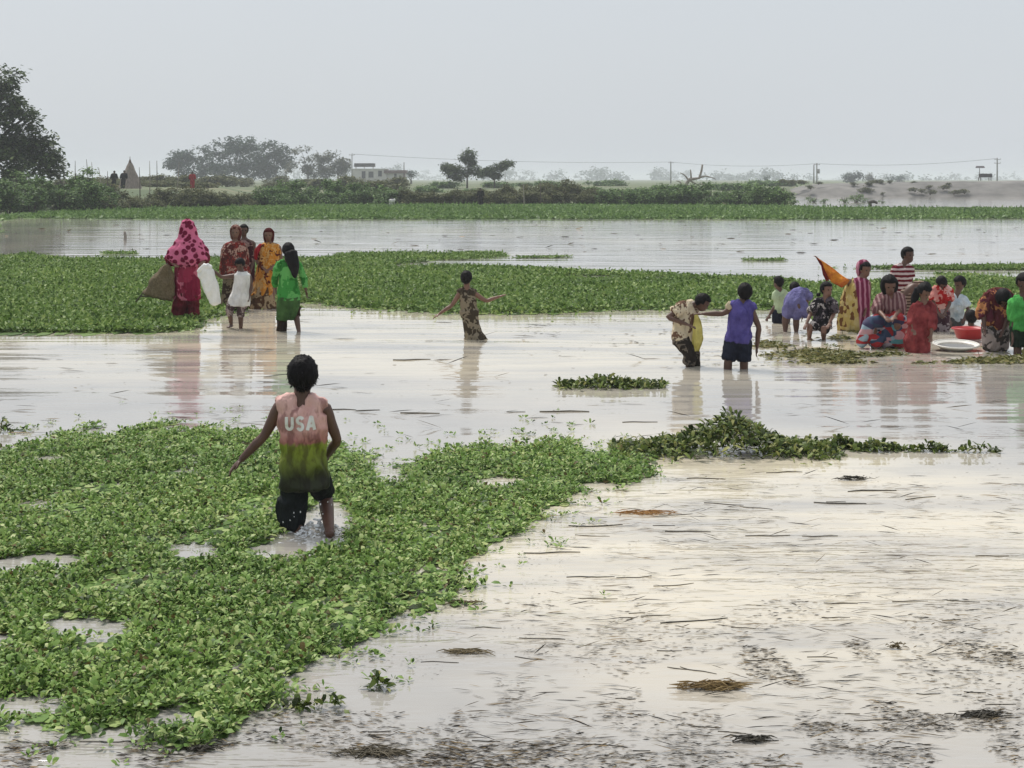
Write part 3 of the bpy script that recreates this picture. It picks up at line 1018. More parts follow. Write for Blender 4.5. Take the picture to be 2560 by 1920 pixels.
def sheet(name, mat, grid, parent, thick=0.006, amp=0.01, sub=4, seed=0.0):
    """a piece of cloth through a small grid of points, with thickness"""
    rows = [[Vector(p) for p in r_] for r_ in grid]
    def dens(r_):
        out = []
        for i in range(len(r_) - 1):
            for s in range(sub): out.append(lerp(r_[i], r_[i + 1], s / sub))
        return out + [r_[-1]]
    rows = [dens(r_) for r_ in rows]
    cols = list(zip(*rows))
    cols = [dens(list(c)) for c in cols]
    nx, ny = len(cols), len(cols[0])
    V, fs = [], []
    for i in range(nx):
        for j in range(ny):
            p = cols[i][j]
            V.append(p + Vector((0, 1, 0)) * amp * (noise.noise(p * 9 + Vector((seed, 0, 0))) * 1.4 + math.sin(i * 1.3 + seed) * 0.6))
    n1 = len(V)
    V += [v + Vector((0, thick, 0)) for v in V]
    for i in range(nx - 1):
        for j in range(ny - 1):
            a, b_, c, d = i * ny + j, (i + 1) * ny + j, (i + 1) * ny + j + 1, i * ny + j + 1
            fs += [(a, b_, c, d), (n1 + d, n1 + c, n1 + b_, n1 + a)]
    for i in range(nx - 1):
        for j in (0, ny - 1):
            a, b_ = i * ny + j, (i + 1) * ny + j
            fs.append((a, n1 + a, n1 + b_, b_) if j == 0 else (a, b_, n1 + b_, n1 + a))
    for j in range(ny - 1):
        for i in (0, nx - 1):
            a, b_ = i * ny + j, i * ny + j + 1
            fs.append((a, b_, n1 + b_, n1 + a) if i == 0 else (a, n1 + a, n1 + b_, b_))
    me = bpy.data.meshes.new(name)
    me.from_pydata([tuple(v) for v in V], [], fs)
    me.update()
    return link(name, me, mat, parent)


ZB = (560, 860, 320 / 983)
Z1 = (320, 520, 480 / 2212)
Z3 = (1040, 640, 260 / 1797)
Z4 = (1640, 680, 300 / 1659)
Z5 = (1900, 600, 340 / 1880)
Z6 = (2220, 600, 340 / 1763)
# ---- the boy in the foreground, walking away through the weeds
m, n, l, b = new_mat('dip_dyed_shirt')
c_ = n.new('ShaderNodeTexCoord'); sp = n.new('ShaderNodeSeparateXYZ')
l.new(c_.outputs['Object'], sp.inputs[0])
nz = tex_noise(n, l, 9, 3, vec_scale=(1, 1, 0.8))
ma = n.new('ShaderNodeMath'); ma.operation = 'MULTIPLY_ADD'; ma.inputs[1].default_value = 0.13
l.new(nz.outputs['Fac'], ma.inputs[0]); l.new(sp.outputs[2], ma.inputs[2])
mr = n.new('ShaderNodeMapRange'); mr.inputs[1].default_value = 0.25; mr.inputs[2].default_value = 0.95
l.new(ma.outputs[0], mr.inputs[0])
rp = ramp(n, [(0.0, (0.018, 0.02, 0.012)), (0.22, (0.03, 0.035, 0.014)), (0.34, (0.12, 0.15, 0.015)), (0.52, (0.25, 0.31, 0.025)), (0.55, (0.44, 0.17, 0.15)), (0.68, (0.68, 0.38, 0.34)), (1.0, (0.74, 0.46, 0.41))])
l.new(mr.outputs[0], rp.inputs[0])
st = tex_noise(n, l, 15, 3, vec_scale=(1, 1, 0.45))
rs = ramp(n, [(0.40, (0.35, 0.26, 0.26)), (0.52, (1.0, 1.0, 1.0))])
l.new(st.outputs['Fac'], rs.inputs[0])
mu = n.new('ShaderNodeMixRGB'); mu.blend_type = 'MULTIPLY'; mu.inputs[0].default_value = 0.75
l.new(rp.outputs[0], mu.inputs[1]); l.new(rs.outputs[0], mu.inputs[2])
l.new(mu.outputs[0], b.inputs['Base Color'])
b.inputs['Roughness'].default_value = 0.8
add_bump(n, l, b, st.outputs['Fac'], 1.0, 0.04)
M_BOYSHIRT = m
M_BLACK = mat_fabric('black_cloth', (0.022, 0.026, 0.027))
M_PRINT = mat_noise('white_print', (0.72, 0.70, 0.66), (0.84, 0.82, 0.78), 30, 0.6, 0.1, 0.002)

boy = Person('boy seen from behind in pink and olive sleeveless shirt wading through foreground weeds', (590, 1440), ZB, 1.30,
             dict(head=(603, 228), sL=(425, 490), sR=(775, 500), eL=(312, 700), hL=(130, 890, -0.03), eR=(868, 735, 0.06), hR=(792, 860, 0.16),
                  pel=(615, 985), hipL=(540, 1010), hipR=(705, 1010), kL=(515, 1250, 0.10), aL=(575, 1440, 0.0), kR=(775, 1160, 0.20), aR=(812, 1440, -0.16)),
             face=(-0.12, 1), hs=0.185, voxel=0.0062)
boy.hair(strands=900, k=1.13, back=0.05, up=0.03, low=-0.34, rough=0.05, front=0.3)
sh = boy.top(M_BOYSHIRT, hem=-0.07, sleeve=0, ease=0.018, amp=0.014, name='sleeveless_shirt', flare=0.006)
boy.shorts(M_BLACK, t=1.62, tR=0.84, ease=0.004, amp=0.010, name='trousers')
boy.blob('trouser_leg', M_BLACK, [[(545, 1120, 88, 0.04), (520, 1250, 108, 0.06), (520, 1350, 92, 0.04), (530, 1420, 66, 0.02)]], amp=0.022, freq=(16, 16, 12), voxel=0.009)
# USA printed across the back: each letter a strip shape laid on the cloth
bvh = BVHTree.FromPolygons([v.co.copy() for v in sh.data.vertices], [tuple(p.vertices) for p in sh.data.polygons])


def stroke_letter(strokes, c, w, h, lw):
    V, fs = [], []
    for st_ in strokes:
        pts = []
        for i in range(len(st_) - 1):
            a, b_ = Vector(st_[i]), Vector(st_[i + 1])
            k = max(2, int((b_ - a).length * 10))
            pts += [lerp(a, b_, q / k) for q in range(k)]
        pts.append(Vector(st_[-1]))
        b0 = len(V)
        for i, q in enumerate(pts):
            t = (pts[min(i + 1, len(pts) - 1)] - pts[max(0, i - 1)])
            t = Vector((t.x * w, t.y * h)).normalized()
            nrm = Vector((-t.y, t.x))
            for s in (-1, 0, 1):
                x = c.x + (q.x - 0.5) * w + nrm.x * lw * s
                z = c.z + (q.y - 0.5) * h + nrm.y * lw * s
                hit = bvh.ray_cast(Vector((x, -1.0, z)), Vector((0, 1, 0)))
                y = hit[0].y - 0.004 if hit[0] else c.y
                V.append((x, y, z))
        for i in range(len(pts) - 1):
            for s in (0, 1):
                a = b0 + i * 3 + s
                fs.append((a, a + 1, a + 4, a + 3))
    me = bpy.data.meshes.new('printed_letter')
    me.from_pydata(V, [], fs)
    me.update()
    return link('printed_letter', me, M_PRINT, sh)


arc = lambda cx, cy, rx, ry, a0, a1, k=8: [(cx + rx * math.cos(math.radians(a0 + (a1 - a0) * i / k)), cy + ry * math.sin(math.radians(a0 + (a1 - a0) * i / k))) for i in range(k + 1)]
LET = dict(U=[[(0.08, 1.0), (0.08, 0.3)] + arc(0.5, 0.3, 0.42, 0.28, 180, 360) + [(0.92, 0.3), (0.92, 1.0)]],
           S=[arc(0.5, 0.74, 0.4, 0.24, 20, 270) + arc(0.5, 0.26, 0.4, 0.24, 90, -160)],
           A=[[(0.02, 0.0), (0.4, 1.0), (0.6, 1.0), (0.98, 0.0)], [(0.2, 0.33), (0.8, 0.33)]])
for ch, x in (('U', 518), ('S', 602), ('A', 685)):
    stroke_letter(LET[ch], boy.p(x, 592), 54 * boy.sc / F * boy.D, 96 * boy.sc / F * boy.D, 0.0098)

# splash thrown up by the boy's right leg
SPL = mat_noise('white_water', (0.72, 0.73, 0.74), (0.86, 0.86, 0.86), 12, 0.15, 0)
g = Geo()
r_ = random.Random(5)
bx = boy.base + Vector((0.12, -0.02, 0))
for i in range(260):
    a, q = r_.uniform(0, 2 * math.pi), r_.random() ** 0.5
    top_ = 0.10 * (1 - q) ** 1.2
    s_ = r_.uniform(0.004, 0.015) * (1.2 - q * 0.7)
    g.ell(bx + Vector((math.cos(a) * q * 0.19, math.sin(a) * q * 0.17, 0.002 + r_.random() * top_)), (s_ * r_.uniform(0.8, 1.8), s_, s_ * r_.uniform(0.5, 1.1)), None, 7, 5)
for i in range(60):
    a, q = r_.uniform(0, 2 * math.pi), r_.random()
    s_ = r_.uniform(0.0015, 0.005)
    s_ += 0.002
    g.ell(bx + Vector((math.cos(a) * q * 0.24, math.sin(a) * q * 0.2, 0.03 + r_.random() ** 1.5 * 0.2 * (1 - q * 0.6))), (s_, s_, s_ * r_.uniform(0.8, 1.9)), None, 6, 4)
for i in range(50):
    a, q = r_.uniform(0, 2 * math.pi), r_.random()
    g.ell(bx + Vector((math.cos(a) * q * 0.3 - 0.1, math.sin(a) * q * 0.35 - 0.12, 0.001)), (r_.uniform(0.006, 0.03), r_.uniform(0.004, 0.012), 0.003), None, 8, 4)
tag(link('water_splash', remesh(g, 0.0045, 2), SPL), 'white water splash around the right leg of the foreground boy', 'splash', kind='stuff')

# ---- women and children on the left
M_PINK = mat_fabric('pink_dotted', (0.60, 0.15, 0.26), (0.15, 0.008, 0.035), 'dots', 12.0, thr=0.50)
M_PINKSK = mat_fabric('pink_maroon_skirt', (0.20, 0.012, 0.04), (0.55, 0.15, 0.22), 'floral', 10, (0.30, 0.03, 0.07), thr=0.45)
M_MAROON = mat_fabric('maroon_cloth', (0.15, 0.018, 0.028), (0.07, 0.01, 0.014))
pk = Person('woman under pink veil with dark dots, carrying a brown net on the left', (690, 1300), Z1, 1.56,
            dict(head=(690, 250), sL=(585, 440), sR=(800, 440), eL=(470, 590), hL=(530, 640, -0.16), eR=(905, 585), hR=(860, 625, -0.16), pel=(690, 800), hipL=(640, 815), hipR=(745, 815),
                 kL=(610, 1060, -0.05), aL=(560, 1290, 0), kR=(740, 1080, 0.02), aR=(755, 1320, 0.05)), face=(-0.1, -1), pitch=-0.35, skin=M_SKIN_LIGHT, hs=0.135, nose=True)
vl = pk.drape('veil', M_PINK, [(690, 128, 20), (690, 160, 72), (690, 240, 98), (690, 330, 112), (695, 400, 165), (690, 500, 228), (690, 580, 250), (680, 640, 205), (680, 670, 178)], depth=0.72, folds=7, amp=0.10, seed=1.0)
pk.drape('skirt', M_PINKSK, [(680, 600, 130), (680, 740, 140), (675, 900, 150), (675, 1010, 152), (680, 1060, 148)], depth=0.88, folds=11, amp=0.12, seed=2.0)
pk.shorts(M_MAROON, t=1.8, ease=0.024, amp=0.018, name='trousers', t0=0.7)
pk.top(M_MAROON, hem=-0.02, sleeve=1.5, ease=0.012, name='blouse')
NETM = mat_noise('brown_net', (0.085, 0.06, 0.03), (0.19, 0.145, 0.08), 45, 0.9, 0.8, 0.01)
nt_ = empty('fishing_net', pk.base + Vector((pk.p(330, 1040).x, 0, 0)), 'brown bag net with frame held by the woman in pink', 'net')
off = nt_.location - pk.base
q = lambda x, y, dy=-0.15: pk.p(x, y, dy) - off
g = Geo()
g.tube([q(450, 665), q(420, 760), q(375, 880), q(340, 1020)], [(0.035, 0.03), (0.095, 0.06), (0.17, 0.09), (0.23, 0.12)], 20, wide=(1, 0, 0), sub=4, cap=0.2)
g.tube([q(470, 680), q(490, 800), q(480, 1010)], [0.03, 0.05, 0.06], 14, sub=3)
me = remesh(g, 0.014, 3); wrinkle(me, 0.03, (9, 9, 5), 2.0)
link('bag', me, NETM, nt_)
for e0, e1 in (((455, 640), (90, 1080)), ((455, 640), (505, 1030)), ((150, 1015), (505, 1030))):
    link('frame_pole', Geo().tube([q(*e0), q(*e1)], [0.012, 0.012], 8).mesh('frame_pole'), BARK, nt_)

M_FLORAL = mat_fabric('floral_maroon', (0.09, 0.022, 0.02), (0.40, 0.25, 0.20), 'floral', 19, (0.22, 0.03, 0.025), thr=0.48)
M_DARKFL = mat_fabric('dark_floral', (0.035, 0.008, 0.012), (0.26, 0.16, 0.14), 'floral', 17, (0.05, 0.01, 0.015), thr=0.5)
M_ORANGE = mat_fabric('orange_print', (0.52, 0.21, 0.03), (0.10, 0.018, 0.008), 'floral', 16, (0.56, 0.32, 0.11), thr=0.42)
M_HOODRED = mat_fabric('dark_red_hood', (0.075, 0.009, 0.010))
M_RED = mat_fabric('red_cloth', (0.34, 0.018, 0.025))

dk = Person('dark-haired woman half hidden behind the woman in beige and maroon print', (1380, 1180), Z1, 1.52,
            dict(head=(1335, 260), sL=(1240, 420), sR=(1440, 410), eL=(1230, 600), hL=(1300, 700, -0.1), eR=(1445, 560), hR=(1420, 700, -0.1), pel=(1350, 790)), face=(0.2, -1), hs=0.135, D=29.5)
dk.hair(k=1.16, low=-0.4)
dk.drape('dress', M_DARKFL, [(1340, 370, 60), (1345, 410, 105), (1350, 560, 108), (1350, 760, 110), (1360, 1000, 130), (1360, 1170, 140)], depth=0.88, folds=9, amp=0.09, seed=3.0)
fl = Person('woman in beige and maroon printed shawl covering her hair, behind the child in white', (1240, 1180), Z1, 1.52,
            dict(head=(1240, 285), sL=(1125, 440), sR=(1340, 445), eL=(1085, 600), hL=(1150, 700, -0.14), eR=(1370, 600), hR=(1300, 700, -0.14), pel=(1240, 790)), face=(0, -1), skin=M_SKIN_LIGHT, hs=0.14, D=28.3)
fl.cap('headscarf', mat_fabric('brown_scarf', (0.10, 0.028, 0.022), (0.26, 0.15, 0.12), 'floral', 26, thr=0.6), k=1.34, back=0.08, up=0.10, front=0.40, low=-0.6, rough=0.03, long=0.8)
fl.drape('shawl', M_FLORAL, [(1235, 385, 60), (1235, 410, 120), (1230, 480, 150), (1230, 600, 165), (1230, 720, 172), (1235, 800, 160)], depth=0.88, folds=7, amp=0.09, seed=4.0)
fl.drape('skirt', mat_fabric('dark_skirt', (0.05, 0.03, 0.022), (0.20, 0.15, 0.10), 'floral', 14, thr=0.6), [(1230, 780, 130), (1225, 950, 140), (1220, 1170, 150)], depth=0.88, folds=11, amp=0.08, seed=5.0)
og = Person('woman in orange and brown saree with dark red head cover beside the green girl', (1580, 1180), Z1, 1.50,
            dict(head=(1620, 315), sL=(1525, 460), sR=(1735, 460), eL=(1480, 600), hL=(1560, 690, -0.14), eR=(1760, 600), hR=(1660, 680, -0.14), pel=(1600, 800)), face=(0, -1), skin=M_SKIN_LIGHT, hs=0.145, D=28.6)
og.cap('headscarf', M_HOODRED, k=1.25, back=0.08, up=0.08, front=0.40, low=-0.6, rough=0.03, long=0.9)
og.drape('saree', M_ORANGE, [(1625, 400, 60), (1630, 430, 115), (1640, 520, 135), (1620, 640, 125), (1590, 800, 122), (1560, 960, 130), (1540, 1000, 138)], depth=0.88, folds=8, amp=0.10, seed=6.0)
og.drape('skirt', mat_fabric('brown_tan_skirt', (0.09, 0.045, 0.022), (0.36, 0.26, 0.15), 'floral', 10, thr=0.5), [(1560, 900, 120), (1545, 1050, 145), (1550, 1170, 165)], depth=0.88, folds=12, amp=0.09, seed=7.0)
og.blob('shoulder_cloth', M_RED, [[(1540, 425, 26, -0.04), (1490, 490, 30, -0.08), (1470, 590, 16, -0.09)]], amp=0.012)

M_GREEN = mat_fabric('bright_green', (0.12, 0.38, 0.10), (0.03, 0.17, 0.03), 'floral', 12, (0.05, 0.26, 0.05), thr=0.4)
M_GREEND = mat_fabric('wet_green', (0.06, 0.13, 0.04), (0.025, 0.055, 0.018))
gn = Person('girl in bright green dress with long loose black hair, seen from behind', (1850, 1420), Z1, 1.30,
            dict(head=(1845, 495), sL=(1740, 650), sR=(1955, 655), eL=(1690, 800), hL=(1700, 930, 0.1), eR=(2025, 800), hR=(2050, 950, 0), pel=(1850, 960), hipL=(1800, 970), hipR=(1905, 970), kL=(1780, 1220, 0.05), aL=(1760, 1440, 0.02), kR=(1930, 1200, 0.05), aR=(1970, 1430, -0.05)), face=(-0.35, 1), hs=0.165)
gn.hair(k=1.2, low=-0.3, rough=0.035)
gn.blob('loose_hair', M_HAIR, [[(1870, 520, 78, -0.07), (1905, 640, 66, -0.11), (1920, 740, 40, -0.11), (1925, 800, 16, -0.10)]], amp=0.012, freq=(20, 20, 6))
gn.top(M_GREEN, hem=-0.02, sleeve=1.75, ease=0.006, amp=0.008, name='sleeves')
gn.drape('dress', M_GREEN, [(1850, 625, 80), (1850, 700, 104), (1845, 800, 104), (1850, 900, 112), (1855, 1010, 128), (1855, 1060, 136)], depth=0.9, folds=8, amp=0.10, seed=8.0)
gn.drape('skirt', M_GREEND, [(1855, 1030, 132), (1850, 1120, 132), (1830, 1220, 118), (1815, 1290, 108)], depth=0.92, folds=9, amp=0.10, seed=9.0)
gn.shorts(mat_fabric('dark_trousers', (0.035, 0.022, 0.015)), t=1.55, tR=1.2, ease=0.014, amp=0.01, name='trousers', t0=0.75)

M_WHITE = mat_fabric('white_cloth', (0.74, 0.72, 0.70), (0.50, 0.48, 0.47))
wh = Person('child in white sleeveless dress stretching an arm to hold a white sack', (1290, 1390), Z1, 1.16,
            dict(head=(1290, 655, 0), sL=(1228, 785), sR=(1395, 790), eL=(1080, 795, -0.05), hL=(955, 705, -0.05), eR=(1420, 900), hR=(1400, 1010, -0.04), pel=(1290, 1000), kL=(1170, 1170, -0.06), aL=(1190, 1350, 0.05), kR=(1300, 1190, -0.04), aR=(1300, 1400, 0)), face=(-0.25, -1), pitch=-0.5, hs=0.16)
wh.hair(k=1.16, low=-0.2, front=0.6)
wh.drape('dress', M_WHITE, [(1315, 735, 62), (1318, 770, 98), (1318, 850, 98), (1305, 940, 102), (1282, 1050, 126), (1268, 1128, 128)], depth=0.92, folds=7, amp=0.05, seed=10.0)
wh.shorts(mat_fabric('plaid_trousers', (0.07, 0.045, 0.045), (0.34, 0.27, 0.26), 'floral', 24, thr=0.6), t=1.3, ease=0.008, name='trousers', t0=0.55)
M_SACK = mat_noise('white_plastic_sack', (0.70, 0.70, 0.66), (0.82, 0.81, 0.78), 14, 0.55, 0.5, 0.02)
sk = empty('sack', wh.base + Vector((wh.p(1010, 1120).x, 0, 0)), 'long white plastic sack held out by the child in white', 'sack')
off = sk.location - wh.base
k_ = wh.sc / F * wh.D
g = Geo().tube([wh.p(880, 690, -0.09) - off, wh.p(900, 760, -0.08) - off, wh.p(950, 900, -0.08) - off, wh.p(1000, 1060, -0.08) - off, wh.p(1015, 1110, -0.08) - off],
               [(60 * k_, 0.03), (92 * k_, 0.05), (85 * k_, 0.06), (60 * k_, 0.055), (48 * k_, 0.03)], 20, wide=(1, 0, 0.1), sub=4, cap=0.1)
me = remesh(g, 0.009, 2); wrinkle(me, 0.018, (12, 12, 6), 1.0)
link('bag', me, M_SACK, sk)
g = Geo().tube([wh.p(955, 690, -0.09) - off, wh.p(890, 672, -0.09) - off, wh.p(800, 740, -0.1) - off], [0.03, 0.045, 0.02], 10, sub=3)
me = remesh(g, 0.008, 2); wrinkle(me, 0.012, (18, 18, 10), 4.0)
link('bunched_mouth', me, M_SACK, sk)

# ---- girl with outstretched arms in the middle
M_OLIVE = mat_fabric('olive_print', (0.055, 0.042, 0.028), (0.24, 0.20, 0.14), 'floral', 15, thr=0.5)
cg = Person('girl in olive patterned dress with both arms outstretched in mid water', (960, 1440), Z3, 1.20,
            dict(head=(872, 390), sL=(775, 622), sR=(990, 640), eL=(620, 850), hL=(400, 1000, -0.05), eR=(1215, 775), hR=(1440, 700, 0.05), pel=(930, 1080), hipL=(890, 1090), hipR=(1000, 1090)), face=(0.15, 1), hs=0.165, skin=M_SKIN_LIGHT)
cg.hair(k=1.16, low=-0.42, rough=0.03)
cg.top(M_OLIVE, hem=0.3, sleeve=0.1, ease=0.012, name='bodice')
cg.drape('dress', M_OLIVE, [(885, 585, 70), (885, 640, 112), (900, 760, 128), (920, 950, 140), (950, 1150, 142), (985, 1300, 150), (1025, 1400, 178), (1035, 1450, 195)], depth=0.88, folds=8, amp=0.09, seed=11.0)

# ---- the two boys in the water
M_CREAM = mat_fabric('cream_print', (0.64, 0.54, 0.38), (0.15, 0.085, 0.055), 'floral', 15, (0.62, 0.53, 0.38), thr=0.3)
M_NAVY = mat_fabric('navy_cloth', (0.022, 0.026, 0.045), (0.012, 0.014, 0.024))
M_BLUE = mat_fabric('violet_blue', (0.115, 0.095, 0.31), (0.045, 0.035, 0.15))
bb = Person('boy in cream shirt with brown print bending over a yellow cloth', (440, 1300), Z4, 1.28,
            dict(head=(645, 430, 0), sL=(360, 500, -0.08), sR=(500, 470, 0.16), eL=(165, 625, -0.12), hL=(430, 725, -0.22), eR=(520, 640, 0.12), hR=(545, 660, -0.02), pel=(370, 930, 0), mid=(385, 690, 0), hipL=(350, 950, -0.07), hipR=(400, 950, 0.07), kL=(470, 1130, -0.1), aL=(440, 1330, -0.05), kR=(520, 1130, 0.06), aR=(510, 1330, 0.08)), face=(1, -0.25), pitch=-0.55, hs=0.16)
bb.hair(k=1.15, low=-0.25)
bb.top(M_CREAM, hem=-0.01, sleeve=0.55, ease=0.022, amp=0.014)
bb.shorts(mat_fabric('grey_print_trousers', (0.03, 0.024, 0.02), (0.15, 0.125, 0.10), 'floral', 16, thr=0.6), t=1.7, ease=0.02, name='trousers')
M_YEL = mat_fabric('yellow_cloth', (0.68, 0.60, 0.20), (0.40, 0.33, 0.06))
yc = empty('yellow_cloth', bb.base, 'wet yellow cloth hanging from the hands of the bent boy', 'cloth')
bb.drape('hanging_cloth', M_YEL, [(555, 590, 26, -0.12), (572, 680, 46, -0.12), (580, 800, 62, -0.12), (580, 900, 70, -0.12), (568, 1000, 54, -0.12), (552, 1095, 38, -0.12)], depth=0.5, folds=5, amp=0.42, seed=21.0, parent=yc, grow=0.8)

bl = Person('boy in violet blue shirt and navy shorts seen from behind, reaching to the bent boy', (1110, 1340), Z4, 1.40,
            dict(head=(1230, 290), sL=(1085, 480), sR=(1300, 490), eL=(920, 575, 0.0), hL=(660, 578, 0.02), eR=(1420, 760, 0), hR=(1395, 1040, 0.06), pel=(1140, 930), hipL=(1060, 960), hipR=(1210, 960), kL=(1000, 1220, -0.02), aL=(980, 1420, 0), kR=(1215, 1230, 0), aR=(1215, 1430, 0.03)), face=(0.05, 1), hs=0.155)
bl.hair(k=1.14, low=-0.38, rough=0.025)
bl.top(M_BLUE, hem=-0.02, sleeve=0.15, ease=0.017, amp=0.01, name='shirt')
bl.shorts(M_NAVY, t=0.98, ease=0.008, amp=0.014)
bl.blob('sleeve', mat_fabric('cream_sleeve', (0.62, 0.52, 0.36)), [[(1050, 450, 62), (985, 500, 54)]], amp=0.008)

# ---- the group on the right
jc = Person('child in pale green shirt at the left end of the right group, arm hanging', (290, 1150), Z5, 1.18,
            dict(head=(248, 590), sL=(225, 745), sR=(345, 745), eL=(215, 900), hL=(130, 1040, -0.05), eR=(360, 880, 0.1), hR=(360, 980, 0.1), pel=(300, 980)), face=(-0.6, 0.6), hs=0.16)
jc.hair(k=1.14, low=-0.3)
jc.top(mat_fabric('pale_green_shirt', (0.46, 0.56, 0.36)), hem=-0.02, sleeve=0.5, ease=0.016)
jc.shorts(M_NAVY, t=0.9)

M_LAV = mat_fabric('lavender_cloth', (0.20, 0.19, 0.38), (0.08, 0.075, 0.19))
lv = Person('person in lavender blue bent forward away from the camera beside the patterned dress', (420, 1270), Z5, 1.35,
            dict(head=(480, 680, 0.42), sL=(430, 760, 0.34), sR=(650, 745, 0.30), eL=(400, 900, 0.4), hL=(400, 1040, 0.42), eR=(640, 900, 0.42), hR=(600, 1030, 0.45), pel=(450, 930, -0.02), hipL=(400, 960, 0), hipR=(520, 960, 0), kL=(350, 1090, 0.03), aL=(350, 1270, 0), kR=(500, 1110, 0.03), aR=(500, 1280, 0.04)), face=(0.2, 1), pitch=-0.8, hs=0.145)
lv.hair(k=1.15)
lv.blob('dress', M_LAV, [[(420, 960, 105, -0.02), (470, 840, 120, 0.05), (545, 760, 105, 0.22), (640, 740, 70, 0.3)], [(520, 860, 100, 0.05), (600, 940, 80, 0.0), (610, 1060, 40, 0.0)], [(660, 760, 60, 0.25), (700, 800, 35, 0.2)], [(400, 950, 88, 0.0), (375, 1050, 66, 0.02)], [(515, 950, 88, 0.0), (500, 1070, 66, 0.02)]], amp=0.022)

M_BW = mat_fabric('black_white_print', (0.016, 0.014, 0.016), (0.42, 0.38, 0.36), 'floral', 18, (0.10, 0.08, 0.09), thr=0.5)
bw = Person('squatting child in black and white patterned dress looking to the right', (820, 1370), Z5, 1.15,
            dict(head=(925, 690, 0), sL=(800, 865, 0.03), sR=(1000, 865, -0.05), eL=(700, 1020, -0.08), hL=(640, 1160, -0.2), eR=(1020, 1020, -0.1), hR=(960, 1150, -0.22), pel=(860, 1170, 0.1), hipL=(800, 1180, 0.08), hipR=(920, 1180, 0.08), kL=(690, 1200, -0.2), aL=(680, 1370, -0.1), kR=(880, 1230, -0.25), aR=(880, 1390, -0.1)), face=(0.55, -1), skin=M_SKIN_LIGHT, hs=0.18)
bw.hair(k=1.15, low=-0.25)
bw.blob('hair_bun', M_HAIR, [[(800, 740, 30, 0.05), (815, 770, 32, 0.05)]], amp=0.004)
bw.top(M_BW, hem=-0.02, sleeve=0.9, ease=0.022, amp=0.012, name='bodice')
bw.blob('dress', M_BW, [[(870, 960, 100, 0), (860, 1090, 130, 0), (850, 1190, 130, 0)], [(860, 1120, 110, 0), (720, 1200, 60, -0.18)], [(880, 1140, 110, 0), (900, 1250, 60, -0.22)]], amp=0.014)

M_MAG = mat_fabric('magenta_saree', (0.17, 0.022, 0.06), (0.46, 0.20, 0.27), 'vstripe', 4.0, thr=0.7)
M_YSAR = mat_fabric('yellow_print', (0.50, 0.37, 0.12), (0.16, 0.07, 0.025), 'floral', 21, (0.54, 0.42, 0.18), thr=0.4)
M_OR = mat_fabric('orange_cloth', (0.66, 0.25, 0.03), (0.34, 0.05, 0.015))
mg = Person('standing woman in magenta and yellow saree holding up an orange cloth', (1320, 1250), Z5, 1.50,
            dict(head=(1455, 410), sL=(1290, 590, 0), sR=(1490, 600, 0), eL=(1050, 540, -0.05), hL=(835, 300, -0.05), eR=(1500, 800), hR=(1460, 960, -0.1), pel=(1310, 930)), face=(0.45, -1), pitch=-0.15, skin=M_SKIN_LIGHT, hs=0.15)
mg.hair(k=1.12, low=-0.25)
mg.cap('head_cover', M_MAG, k=1.24, back=0.22, up=0.12, front=0.28, low=-0.6, rough=0.03, long=0.8)
m, n, l, b = new_mat('two_tone_saree')                     # printed yellow pleats on one side, magenta stripes on the other
c_ = n.new('ShaderNodeTexCoord'); sp = n.new('ShaderNodeSeparateXYZ')
l.new(c_.outputs['Object'], sp.inputs[0])
vo = n.new('ShaderNodeTexVoronoi'); vo.inputs['Scale'].default_value = 20
l.new(c_.outputs['Object'], vo.inputs['Vector'])
vs = n.new('ShaderNodeSeparateColor'); l.new(vo.outputs['Color'], vs.inputs[0])
r1 = ramp(n, [(0.0, (0.50, 0.37, 0.12)), (0.4, (0.16, 0.07, 0.025)), (0.65, (0.54, 0.42, 0.18))], 'CONSTANT')
l.new(vs.outputs[0], r1.inputs[0])
wv = n.new('ShaderNodeTexWave'); wv.inputs['Scale'].default_value = 4.0; wv.inputs['Distortion'].default_value = 3.0
l.new(c_.outputs['Object'], wv.inputs['Vector'])
r2 = ramp(n, [(0.62, (0.17, 0.022, 0.06)), (0.74, (0.46, 0.20, 0.27))])
l.new(wv.outputs['Fac'], r2.inputs[0])
mz = n.new('ShaderNodeMath'); mz.operation = 'MULTIPLY_ADD'; mz.inputs[1].default_value = 0.10
l.new(sp.outputs[2], mz.inputs[0]); l.new(sp.outputs[0], mz.inputs[2])
mr = n.new('ShaderNodeMapRange'); mr.inputs[1].default_value, mr.inputs[2].default_value = 0.03, 0.05
l.new(mz.outputs[0], mr.inputs[0])
mx = n.new('ShaderNodeMixRGB')
l.new(mr.outputs[0], mx.inputs[0]); l.new(r1.outputs[0], mx.inputs[1]); l.new(r2.outputs[0], mx.inputs[2])
l.new(mx.outputs[0], b.inputs['Base Color'])
b.inputs['Roughness'].default_value = 0.85
b.inputs['Specular IOR Level'].default_value = 0.08
w = tex_noise(n, l, 13, 3, vec_scale=(1.7, 1.7, 0.4))
add_bump(n, l, b, w.outputs['Fac'], 1.0, 0.045)
mg.drape('saree', m, [(1400, 515, 60), (1375, 570, 135), (1340, 690, 180), (1315, 850, 200), (1300, 1000, 208), (1285, 1130, 200), (1275, 1255, 190)], depth=0.72, folds=11, amp=0.13, seed=12.0)
sheet('raised_cloth', M_OR, [[mg.p(790, 245, -0.08), mg.p(960, 350, -0.06), mg.p(1110, 470, -0.04), mg.p(1240, 560, -0.1)], [mg.p(830, 320, -0.14), mg.p(950, 430, -0.14), mg.p(1070, 530, -0.14), mg.p(1200, 610, -0.14)], [mg.p(850, 360, -0.12), mg.p(910, 500, -0.16), mg.p(1000, 590, -0.18), mg.p(1130, 660, -0.18)]], mg.root, amp=0.02, seed=3)
